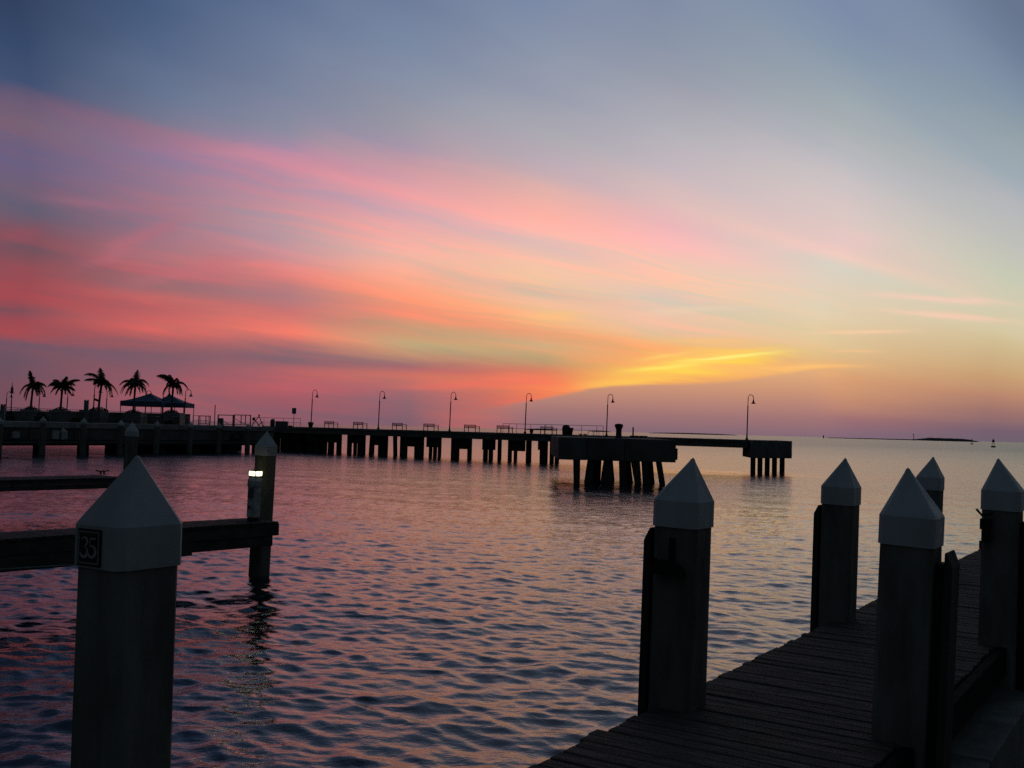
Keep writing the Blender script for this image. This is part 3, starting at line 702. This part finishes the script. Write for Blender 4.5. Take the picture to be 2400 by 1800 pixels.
for px, yt, D, l in ql: lamp(px, yt, D, 'gooseneck '+l, WZ, R(5), 1.25)
x, y, z = at_deck(219, 90); o = MB().box(-.12,.28,-.1,.1,0,.18).build('spotlight', 'dark_metal'); o.location = (x+.14, y, tz(221,939,90)); o.rotation_euler = (0, R(18), 0); tag(o, 'small spotlight clamped halfway up the tall lamp', 'spotlight')

def bench_proto():
    t_ = thing('bench', (0,0,0), 'x', 'bench', 'slatted benches along the pier'); L = 1.32
    for i in range(3): MB().box(-L/2, L/2, -.02, .02, 0, .06).build('back_slat', 'bench_wood', t_).location = (0, -.26-.02*i, .40+i*.095)
    for i in range(5): MB().box(-L/2, L/2, -.035, .035, 0, .03).build('seat_slat', 'bench_wood', t_).location = (0, -.16+i*.095, .36)
    for sx in (-1,1):
        MB().box(-.025,.025,-.025,.025,0,.66).build('leg', 'dark_metal', t_).location = (sx*L/2, -.27, 0)
        MB().box(-.025,.025,-.025,.025,0,.50).build('leg', 'dark_metal', t_).location = (sx*L/2, .28, 0)
        MB().box(-.03,.03,-.27,.30,.5,.54).build('armrest', 'dark_metal', t_).location = (sx*L/2, 0, 0)
    return t_
bench0 = bench_proto()
bl = [(776,'leftmost slatted bench of the pier, right of the planter pot'),(844,'slatted bench just left of the second pier lamp'),(936,'slatted bench right of the second pier lamp'),(1010,'slatted bench just left of the third pier lamp'),(1106,'slatted bench standing alone between third lamp and railing'),(1183,'slatted bench at the left end of the railing'),(1286,'slatted bench before the railing, between pot and round bin')]
for i, (px, l) in enumerate(bl):
    o = bench0 if i == 0 else copy_tree(bench0); A = pier_y(px, 1.6); o.location = (A.x, A.y, PZ+.004); o.rotation_euler = (0, 0, pang+math.pi+R(180)+R(-8)); o['label'] = l; o.scale = (1.08,)*3
# pots
def pot(px, A, z, w, h, label):
    t_ = thing('planter_pot', (A.x, A.y, z), label, 'planter')
    MB().lathe([(.30*w,0),(.36*w,.3*h),(.44*w,.8*h),(.52*w,.86*h),(.52*w,.97*h),(.44*w,h)], 14).build('pot', 'terracotta', t_)
    m = MB()
    for i in range(26):
        a = random.uniform(0,6.28); r = random.uniform(0,.38*w); q = Vector((r*math.cos(a), r*math.sin(a), h*.95)); d = Vector((math.cos(a)*.1,math.sin(a)*.1,random.uniform(.04,.12))); e = Vector((-math.sin(a),math.cos(a),0))*.02
        m.add([q-e,q+e,q+d],[(0,1,2)])
    tag(m.build('plant', 'shrub_leaf', t_), kind='stuff')
pot(728, pier_y(728, 1.8), PZ, .66, .56, 'flared planter pot at the foot of the leftmost pier lamp')
pot(1246, pier_y(1246, 1.6), PZ, .42, .44, 'small dark pot beside the fourth pier lamp')
# rail on the pier
def rail(pts, z, h, label, m='dark_metal', mid=True, group=None, r=.022, nposts=None):
    t_ = thing('railing', (pts[0].x, pts[0].y, z), label, 'railing', group)
    for a, b in zip(pts[:-1], pts[1:]):
        a_ = a-pts[0]; b_ = b-pts[0]; a_.z = b_.z = 0
        MB().tube([a_+Vector((0,0,h)), b_+Vector((0,0,h))], r, 5).build('top_rail', m, t_)
        if mid: MB().tube([a_+Vector((0,0,h*.5)), b_+Vector((0,0,h*.5))], r*.8, 5).build('mid_rail', m, t_)
    for a in pts:
        a_ = a-pts[0]; a_.z = 0; MB().tube([a_, a_+Vector((0,0,h))], r, 5).build('post', m, t_)
    return t_
rail([pier_y(px, 5.6) for px in (1179,1194,1211,1244,1277,1279,1293,1363,1399,1414)], PZ, .92, 'thin pipe railing on the pier between the fourth and fifth lamps')
rail([pier_y(px, 5.0) for px in (592,618,642,664,704)], PZ, .95, 'thin pipe railing on the quay corner right of the crossed metal bars')
# round bin and open bin
A = pier_y(1327, 2.4); t_ = thing('waste_bin', (A.x, A.y, PZ), 'big rounded dark bin with a small open bin at its side on the pier', 'bin')
MB().lathe([(.34,0),(.38,.4),(.38,.65),(.33,.80),(.22,.9),(.05,.94)], 16).build('drum', 'dark_metal', t_, smooth=True)
MB().lathe([(.14,0),(.15,.2),(.22,.5),(.25,.66),(.20,.62)], 12, (.45,-.1,0)).build('side_bin', 'dark_metal', t_)
# bike rack loops
A = pier_y(1395, 2.6); t_ = thing('bike_rack', (A.x, A.y, PZ), 'two low pipe loops of a bike rack left of the fifth pier lamp', 'bike rack', rz=pang)
for x in (-.45, .15):
    MB().tube([(x-.28,0,0),(x-.22,0,.38),(x-.1,0,.46),(x+.1,0,.46),(x+.22,0,.38),(x+.28,0,0)], .022, 5).build('loop', 'grey_paint', t_)
# mooring bollard on the platform
b = P(1450, 1025, 62.5); t_ = thing('mooring_bollard', (b.x, b.y, PZ), 'dark mushroom headed mooring bollard on the big platform', 'bollard')
MB().lathe([(.24,0),(.19,.06),(.175,.30),(.17,.52),(.22,.66),(.265,.74),(.265,.80),(.22,.87),(.06,.90)], 18).build('column', 'dark_metal', t_, smooth=True)
A = pier_y(1484, 2.4); o = MB().box(-.06,.06,-.06,.06,0,.85).build('marker_post', 'dark_metal'); o.location = (A.x, A.y, PZ); tag(o, 'slim upright post right of the bollard on the pier', 'post')
for px, w, l in ((1487,.4,'low dark timber baulk at the foot of the slim post'),(1508,.36,'low dark timber baulk farther right on the pier')):
    A = pier_y(px, .5); o = MB().box(-w,w,-.12,.12,0,.10).build('timber_baulk', 'fender_wood', bevel=.02); o.location = (A.x, A.y, PZ+.005); o.rotation_euler = (0,0,pang); tag(o, l, 'timber', 'low baulks on the pier edge')
for px, l in ((1361,'dark low cleat on the pier left of the bike rack'),(1372,'second dark low cleat beside the bike rack')):
    A = pier_y(px, .6); m = MB(); m.tube([(-.2,0,.09),(.2,0,.09)], .04); m.box(-.06,.06,-.04,.04,0,.07); o = m.build('pier_cleat', 'dark_metal'); o.location = (A.x, A.y, PZ+.004); o.rotation_euler = (0,0,pang); tag(o, l, 'cleat')

# sign, pole, masts
A = pier_y(688, 3.2); t_ = thing('pier_sign', (A.x, A.y, PZ), 'square sign plate on a thin post at the start of the pier', 'sign', rz=R(-6))
zt_ = tz(688, 956, A.y)-PZ; s = (tz(688,956,A.y)-tz(688,970,A.y))
MB().tube([(0,0,0),(0,0,zt_-s)], .03).build('post', 'dark_metal', t_); MB().prism([(-.24,-.015),(.24,-.015),(.24,.015),(-.24,.015)], zt_-s, zt_).build('plate', 'grey_paint', t_, bevel=.01)
x, y, z = at_deck(504, 101); o = MB().tube([(0,0,0),(0,0,tz(504,949,101)-z)], .045, 6).build('flag_pole', 'dark_metal'); o.location = (x,y,z); tag(o, 'bare slim pole left of the barred frames', 'pole')
x, y, z = at_deck(26, 94); t_ = thing('lantern_mast', (x,y,z), 'tall mast with a pointed lantern near the left edge', 'mast')
zz = tz(27,896,94)-z; MB().tube([(0,0,0),(0,0,zz)], .07, 6, .02).build('mast', 'grey_paint', t_)
MB().lathe([(.05,zz-.62),(.12,zz-.60),(.14,zz-.9),(.22,zz-1.0),(.02,zz-1.02)], 8).build('lantern', 'grey_paint', t_)
MB().lathe([(.14,zz-.62),(.03,zz-.3)], 8).build('cone', 'grey_paint', t_)
for (px, x0, x1, yt, D, l) in ((7,3,12,947,86,'dark upright post cut by the left edge'),(202,198,207,937,95,'square pillar with a notched top between palms')):
    x, y, z = at_deck(px, D); w = (x1-x0)/2400*D/2; H = tz(px,yt,D)-z
    t_ = thing('pillar', (x,y,z), l, 'pillar', rz=R(10)); MB().box(-w,w,-w,w,0,H-.08).build('shaft', 'grey_paint', t_); 
    MB().box(-w,-w*.5,-w,w,H-.078,H).build('horn', 'grey_paint', t_); MB().box(w*.5,w,-w,w,H-.078,H).build('horn', 'grey_paint', t_)

# barred frames (gates) on the quay between the canopies and the pier
for (x0, x1, yt, D, nb, l) in ((466,492,974,101,1,'white gate frame left of the slim pole'),(511,546,972,103,0,'wide open metal frame right of the slim pole'),(549,587,972,104,2,'metal frame with a slanting brace beside the crossed bars')):
    a = P(x0, 990, D); b = P(x1, 990, D); w = b.x-a.x; H = tz((x0+x1)/2, yt, D)-WZ
    t_ = thing('gate_frame', (a.x, a.y, WZ), l, 'gate', 'metal gate frames on the quay')
    for x in (0, w): MB().box(x-.05,x+.05,-.05,.05,0,H).build('post', 'grey_paint', t_)
    MB().box(.052,w-.052,-.04,.04,H-.08,H).build('top_bar', 'grey_paint', t_)
    MB().box(.052,w-.052,-.03,.03,.12,.18).build('bottom_bar', 'grey_paint', t_)
    for i in range(nb): xx = w*(i+1)/(nb+1)*.8+.25; MB().box(xx-.04,xx+.04,-.03,.03,.182,H-.082).build('bar', 'grey_paint', t_)
    if nb != 1: MB().tube([(.1,0,H*.6),(w*.7,0,.2)], .03).build('brace', 'grey_paint', t_)
x, y, z = at_deck(516, 100); o = MB().prism(chsq(.28,.08), 0, .75, chsq(.22,.06)).build('utility_cabinet', 'grey_paint'); o.location = (x+.1,y,z); tag(o, 'dark blue cabinet at the foot of the wide metal frame', 'cabinet')
# crossed metal bars
x, y, z = at_deck(606, 106); k_ = 106/2400
t_ = thing('crossed_bars', (x,y,WZ), 'crossed metal bars standing like an open tripod on the quay', 'metal frame')
for a, b_ in (((-15,0),(2,26)),((2,24),(12,0)),((-9,17),(4,0)),((-1,2),(10,11))):
    MB().tube([(a[0]*k_,0,a[1]*k_),(b_[0]*k_,.1,b_[1]*k_)], .045, 5).build('bar', 'dark_metal', t_)
MB().box(.0,.14,-.06,.16,26*k_-.03,26*k_+.10).build('joint', 'dark_metal', t_)
MB().lathe([(.02,.16),(.14,.12),(.16,0),(.14,-.12),(.02,-.16)], 8, (-.45,0,17*k_)).build('joint', 'dark_metal', t_, smooth=True)
# box and drum
x, y, z = at_deck(640, 107); t_ = thing('storage_chest', (x,y,PZ), 'long pale chest beside a round topped drum on the quay corner', 'chest')
MB().box(.35,1.6,-.3,.3,0,.58).build('chest', 'grey_paint', t_, bevel=.03)
MB().lathe([(.24,0),(.25,.55),(.2,.72),(.05,.8)], 12).build('drum', 'grey_paint', t_, smooth=True)
MB().box(1.7,2.1,-.2,.2,0,.15).build('rope_pile', 'dark_metal', t_, bevel=.04)

# quay railing in front of the plaza
def wq(px, off):
    A = WO+wn*off; q = onplane(px, 985, (A.x, A.y), (A.x+wd.x, A.y+wd.y)); return Vector((q.x, q.y, 0))
xs_ = [-60,-12,36,75,116,152,189,218,250,262,300,338,362,383,407,440]
rail([wq(px, 1.6) for px in xs_], WZ, .95, 'pale pipe railing along the quay before the palms', 'grey_paint')
rail([wq(px, 9.0) for px in (-30,40,110,180,250,320,380,420)], WZ, 1.15, 'pale pipe railing at the back of the plaza behind the palm planters', 'grey_paint')
rail([wq(px, 5.0) for px in (452,470,488)], WZ, .95, 'short pipe railing left of the slim pole', 'grey_paint')
# parapet wall behind the planters, in panels
pts = [(-90,960),(-20,961),(50,962),(120,963),(190,964.5),(262,966),(335,967.5),(400,969),(446,971)]
pw_ = thing('parapet_wall', (0,0,0), 'long low parapet wall behind the palm planters', 'wall')
for (xa, ya_), (xb, yb_) in zip(pts[:-1], pts[1:]):
    a = wq(xa, 8.2); b = wq(xb, 8.2); ha = tz(xa+.0, ya_, a.y); d = (b-a).normalized(); n = Vector((-d.y, d.x, 0))*.2; b = b-d*.03
    MB().prism([(a.x,a.y),(b.x,b.y),(b.x+n.x,b.y+n.y),(a.x+n.x,a.y+n.y)], WZ, ha-.07).build('panel', 'pier_concrete', pw_)
    MB().prism([(a.x-n.x*.2,a.y-n.y*.2),(b.x-n.x*.2,b.y-n.y*.2),(b.x+n.x*1.2,b.y+n.y*1.2),(a.x+n.x*1.2,a.y+n.y*1.2)], ha-.068, ha).build('coping', 'kerb_concrete', pw_)
# planters with shrubs under palms; kiosks
def palm(px, ytop, ybase, D, fr, label, plx):
    x, y, z = at_deck(px, D); k = D/2400
    zb = tz(px, ybase, D)
    # planter
    t_ = thing('palm_planter', (x, y, z), 'pale tapered planter under the %s' % plx[3], 'planter', 'pale planters on the quay')
    w0 = (plx[1]-plx[0])/2*k*.86; cx = ((plx[0]+plx[1])/2-px)*k
    MB().prism([(cx-w0,-w0),(cx+w0,-w0),(cx+w0,w0),(cx-w0,w0)], 0, zb-z-.05, [(cx-w0*.93,-w0*.93),(cx+w0*.93,-w0*.93),(cx+w0*.93,w0*.93),(cx-w0*.93,w0*.93)]).build('box', 'grey_paint', t_)
    m = MB()
    for i in range(420):
        a = random.uniform(0,6.28); r = w0*.8*math.sqrt(random.random()); h = (1-(r/(w0*.85))**2)*.34
        q = Vector((r*math.cos(a), r*math.sin(a)*.8, zb-z-.08+random.uniform(0,h))); d = Vector((random.uniform(-1,1),random.uniform(-1,1),random.uniform(.1,1)))*.11; e = Vector((random.uniform(-1,1),random.uniform(-1,1),random.uniform(-1,1)))*.05
        m.add([q-e,q+e,q+d],[(0,1,2)])
    tag(m.build('shrubs', 'shrub_leaf', t_), kind='stuff')
    p = thing('palm_tree', (x, y, zb-.12), label, 'palm tree', 'palm trees on the quay')
    fcy = fr['cy']; fx = (fr['cx']-px)*k; zc = (ybase-fcy)*k+.12
    pts = [(fx*(q**1.4), 0, zc*q) for q in [i/8 for i in range(9)]]
    m = MB(); rings = []
    for i, q in enumerate(pts):
        rr = (.115-.035*i/8)*(1.25 if i in (6,7) else 1); rings.append([(q[0]+rr*math.cos(6.283*j/9), rr*math.sin(6.283*j/9), q[2]) for j in range(9)])
    m.loft(rings).build('trunk', 'palm_bark', p)
    c = Vector((fx, 0, zc))
    for ang, L, droop in fr['f']+[(a_+random.uniform(-16,16), l_*random.uniform(.55,.8), d_+.4) for a_, l_, d_ in fr['f'][::3]]:
        L *= k*(.92 if 76 < ang < 106 else 1.16); yaw = random.uniform(-.55,.55); droop += .35 if 60 < ang < 120 else .12; a = R(ang)
        d0 = Vector((math.cos(a)*math.cos(yaw), math.sin(yaw)*.9, math.sin(a))).normalized()
        m = MB(); N = 12; ps = []; q = Vector((0,0,0)); d = d0.copy()
        for i in range(N+1):
            ps.append(q.copy()); q = q+d*(L/N); d = (d+Vector((0,0,-(droop*random.uniform(.8,1.25)+.3)/N*2.5))).normalized()
        m.tube(ps, .02, 4, .005)
        for i in range(1, N*3+1):
            tt = i/(N*3); j = min(N-1, int(tt*N)); fq = tt*N-j; q = ps[j].lerp(ps[j+1], fq); dd = (ps[j+1]-ps[j]).normalized()
            sd = dd.cross(Vector((0,0,1))); sd = sd.normalized() if sd.length > .05 else Vector((0,1,0)); up = sd.cross(dd)
            ll = .44*math.sin(math.pi*min(1,.16+tt*.80))**.6+.07
            for sg in (-1,1):
                dirv = (sd*sg*.45+dd*.75+up*random.uniform(-.15,.15)+Vector((0,0,-.75))).normalized()
                e = dd*.036; tip = q+dirv*ll*random.uniform(.8,1.1); md = q+dirv*ll*.5
                m.add([q-e, q+e, md+e*.9, tip, md-e*.9], [(0,1,2,3,4)])
        m.build('frond', 'palm_leaf', p).location = c
    for _ in range(3):
        MB().lathe([(.02,.1),(.09,.04),(.09,-.05),(.02,-.11)], 7).build('coconut', 'palm_bark', p, smooth=True).location = c+Vector((random.uniform(-.14,.14), random.uniform(-.14,0), -.18-random.random()*.12))
palm(72, 865, 958, 98, dict(cx=75, cy=905, f=[(140,38,.75),(165,34,1.1),(118,24,.2),(92,40,.05),(60,30,.5),(42,36,.9),(20,36,.6),(5,24,.8),(190,34,.9),(75,26,.7),(30,28,1.2),(-15,22,.6)]), 'leftmost palm tree, right of the lantern mast', (50,92,0,'leftmost palm'))
palm(142, 871, 960, 99, dict(cx=144, cy=908, f=[(150,28,.5),(135,30,.15),(112,36,.5),(100,34,.3),(86,36,.5),(70,30,.3),(60,38,.2),(30,26,.15),(12,34,.2),(20,24,.5),(170,20,.6),(125,22,.6),(45,24,.4)]), 'second palm tree from the left, compact crown', (118,163,1,'second palm'))
palm(231, 851, 960, 97, dict(cx=236, cy=896, f=[(140,34,.1),(110,42,.15),(95,46,.2),(78,46,.3),(62,44,.8),(45,42,.8),(30,40,1.1),(15,44,.5),(0,34,.6),(150,20,.2),(-25,20,.5),(-110,26,.3),(85,38,.4)]), 'third and tallest palm tree, left of the canopies', (190,251,1,'third palm'))
palm(313, 857, 966, 99, dict(cx=315, cy=901, f=[(150,40,.9),(140,42,.9),(125,38,.5),(105,36,.3),(92,46,.1),(72,40,.6),(50,38,1.0),(30,34,1.0),(15,46,.9),(170,36,.6),(185,26,.6),(-20,20,.5),(60,30,.9)]), 'fourth palm tree, spreading over the left canopy', (290,342,1,'fourth palm'))
palm(402, 866, 966, 101, dict(cx=404, cy=902, f=[(150,34,.9),(160,36,1.0),(122,38,.1),(108,40,.2),(92,42,.3),(75,42,.5),(55,40,.7),(40,38,.9),(22,32,.9),(5,26,.9),(-20,20,.6),(85,30,.8)]), 'rightmost palm tree, rising behind the right canopy', (385,432,1,'rightmost palm'))
# canopies
def canopy(xl, xr, xa, ya, ye, yb, D, label):
    k = D/2400; a = P(xl, 960, D); w = (xr-xl)*k; h0 = tz(xl, yb, D)-WZ; h1_ = tz(xl, ye, D)-WZ; ht = tz(xa, ya, D)-WZ; ax = (xa-xl)*k
    t_ = thing('canopy_tent', (a.x, a.y, WZ), label, 'canopy', 'blue pop-up canopies on the quay')
    n = 7; m = MB(); rings = []
    for i in range(n+1):
        q = i/n; zz = h1_+(ht-h1_)*(q**1.35); c = 1-q
        rings.append([(ax-ax*c,w/2-w/2*c,zz),(ax+(w-ax)*c,w/2-w/2*c,zz),(ax+(w-ax)*c,w/2+w/2*c,zz),(ax-ax*c,w/2+w/2*c,zz)])
    rings[-1] = [(ax-.02,w/2-.02,ht),(ax+.02,w/2-.02,ht),(ax+.02,w/2+.02,ht),(ax-.02,w/2+.02,ht)]
    m.loft(rings).build('roof', 'blue_canvas', t_)
    m = MB(); m.box(0,w,-.012,.0,h0,h1_); m.box(0,w,w,w+.012,h0,h1_); m.box(-.012,0,0,w,h0,h1_); m.box(w,w+.012,0,w,h0,h1_); m.build('valance', 'blue_canvas', t_)
    for x in (.04,w-.04):
        for y in (.04,w-.04): MB().box(x-.03,x+.03,y-.03,y+.03,0,h0+.1).build('leg', 'grey_paint', t_)
canopy(281, 378, 334, 920, 939, 951, 103, 'left blue pop-up canopy, in front of the fourth palm')
canopy(353, 431, 383, 923, 943, 953, 104.5, 'right blue pop-up canopy, beside the rightmost palm')
# dark shrubs on the plaza behind the railing
for px, w, h, D, l in ((24,.50,.85,88,'round dark bush behind the railing near the left edge'),(98,.62,.85,90,'round dark bush behind the second quay piling'),(181,.6,.5,92,'low dark bush left of the third palm planter'),(398,.5,.45,98,'small dark bush under the right canopy')):
    x, y, z = at_deck(px, D); m = MB()
    for i in range(700):
        dv = Vector((random.gauss(0,1),random.gauss(0,1),abs(random.gauss(0,1)))).normalized(); q = Vector((dv.x*w,dv.y*w,dv.z*h))*random.uniform(.6,1)
        e = Vector((random.uniform(-1,1),random.uniform(-1,1),random.uniform(-1,1)))*.06; f = Vector((random.uniform(-1,1),random.uniform(-1,1),random.uniform(-1,1)))*.10
        m.add([q-e,q+e,q+f],[(0,1,2)])
    o = m.build('bush', 'shrub_leaf'); o.location = (x,y,z); tag(o, l, 'bush', 'dark bushes on the quay')
# white picnic tables / stalls under the canopies
for px, D, l in ((355,101,'pale folding table under the left canopy'),(425,100,'pale counter at the right of the right canopy')):
    x, y, z = at_deck(px, D); t_ = thing('folding_table', (x,y,z), l, 'table'); MB().box(-.7,.7,-.35,.35,.74,.79).build('tabletop', 'white_paint', t_)
    for sx in (-.6,.6):
        for sy in (-.28,.28): MB().box(sx-.025,sx+.025,sy-.025,sy+.025,0,.738).build('leg', 'grey_paint', t_)

# ------------------------------------------------------------------ far islands, beacons, buoys
def island(x0, x1, ytop, D, prof, name='island'):
    k = D/2400; a = P(x0, 1020, D); b = P(x1, 1020, D); L = b.x-a.x; n = 90; m = MB(); H = ytop
    rings = []
    for i in range(n+1):
        q = i/n; h = H*prof(q)*(1+.10*(random.random()-.5))+.3
        x = a.x+L*q; rings.append([(x,D-60,-1),(x,D-40,h*.85),(x,D,h),(x,D+40,h*.85),(x,D+120,-1)])
    o = m.loft(rings).build(name, 'island_green'); o['kind'] = 'structure'; return o
island(1950, 2282, 14, 4200, lambda q: .16+.10*math.sin(q*3)+(0 if q < .58 else .62*min(1,(q-.58)*9)*(1 if q < .93 else max(0,(1-q)/.07))))
island(1525, 1722, 7, 5600, lambda q: .9*math.sin(math.pi*min(1,max(0,q*.96+.02)))**.4)
island(1228, 1306, 9, 5600, lambda q: math.sin(math.pi*q)**.7)
island(1380, 1432, 7, 5600, lambda q: math.sin(math.pi*q)**.7)
b = P(2141, 1030, 4150); t_ = thing('light_tower', (b.x, b.y, 0), 'tiny tower rising above the far island', 'tower'); kk = 4150/2400
MB().lathe([(1.5,0),(.8,12*kk),(2.4,12.2*kk),(2.4,14*kk),(.5,15*kk)], 8).build('tower', 'grey_paint', t_)
b = P(1930, 1028, 2600); o = MB().lathe([(1.6,0),(1.2,4),(2.0,5),(.8,8)], 8).build('channel_beacon', 'dark_metal'); o.location = (b.x,b.y,0); tag(o, 'tiny beacon on the horizon left of the far island', 'beacon')
def buoy(px, yw, H, label):
    b = G(px, yw, 0); t_ = thing('channel_buoy', (b.x, b.y, 0), label, 'buoy', 'channel buoys at right'); h = H
    MB().lathe([(.2*h,-.05*h),(.27*h,.04*h),(.26*h,.12*h),(.1*h,.17*h)], 14).build('float', 'buoy_red', t_, smooth=True)
    for sx in (-1,1):
        for sy in (-1,1): MB().tube([(sx*.13*h,sy*.13*h,.15*h),(sx*.08*h,sy*.08*h,.60*h)], .016*h, 5).build('leg', 'buoy_red', t_)
    MB().lathe([(.08*h,.58*h),(.13*h,.60*h),(.13*h,.86*h),(.05*h,.90*h),(.04*h,1.0*h)], 10).build('top_mark', 'buoy_red', t_)
buoy(2328, 1048.5, 4.6, 'nearer channel buoy at the right edge of the sea')
buoy(2278, 1041.5, 5.0, 'farther channel buoy off the tip of the island')
print('objects', len(bpy.data.objects))
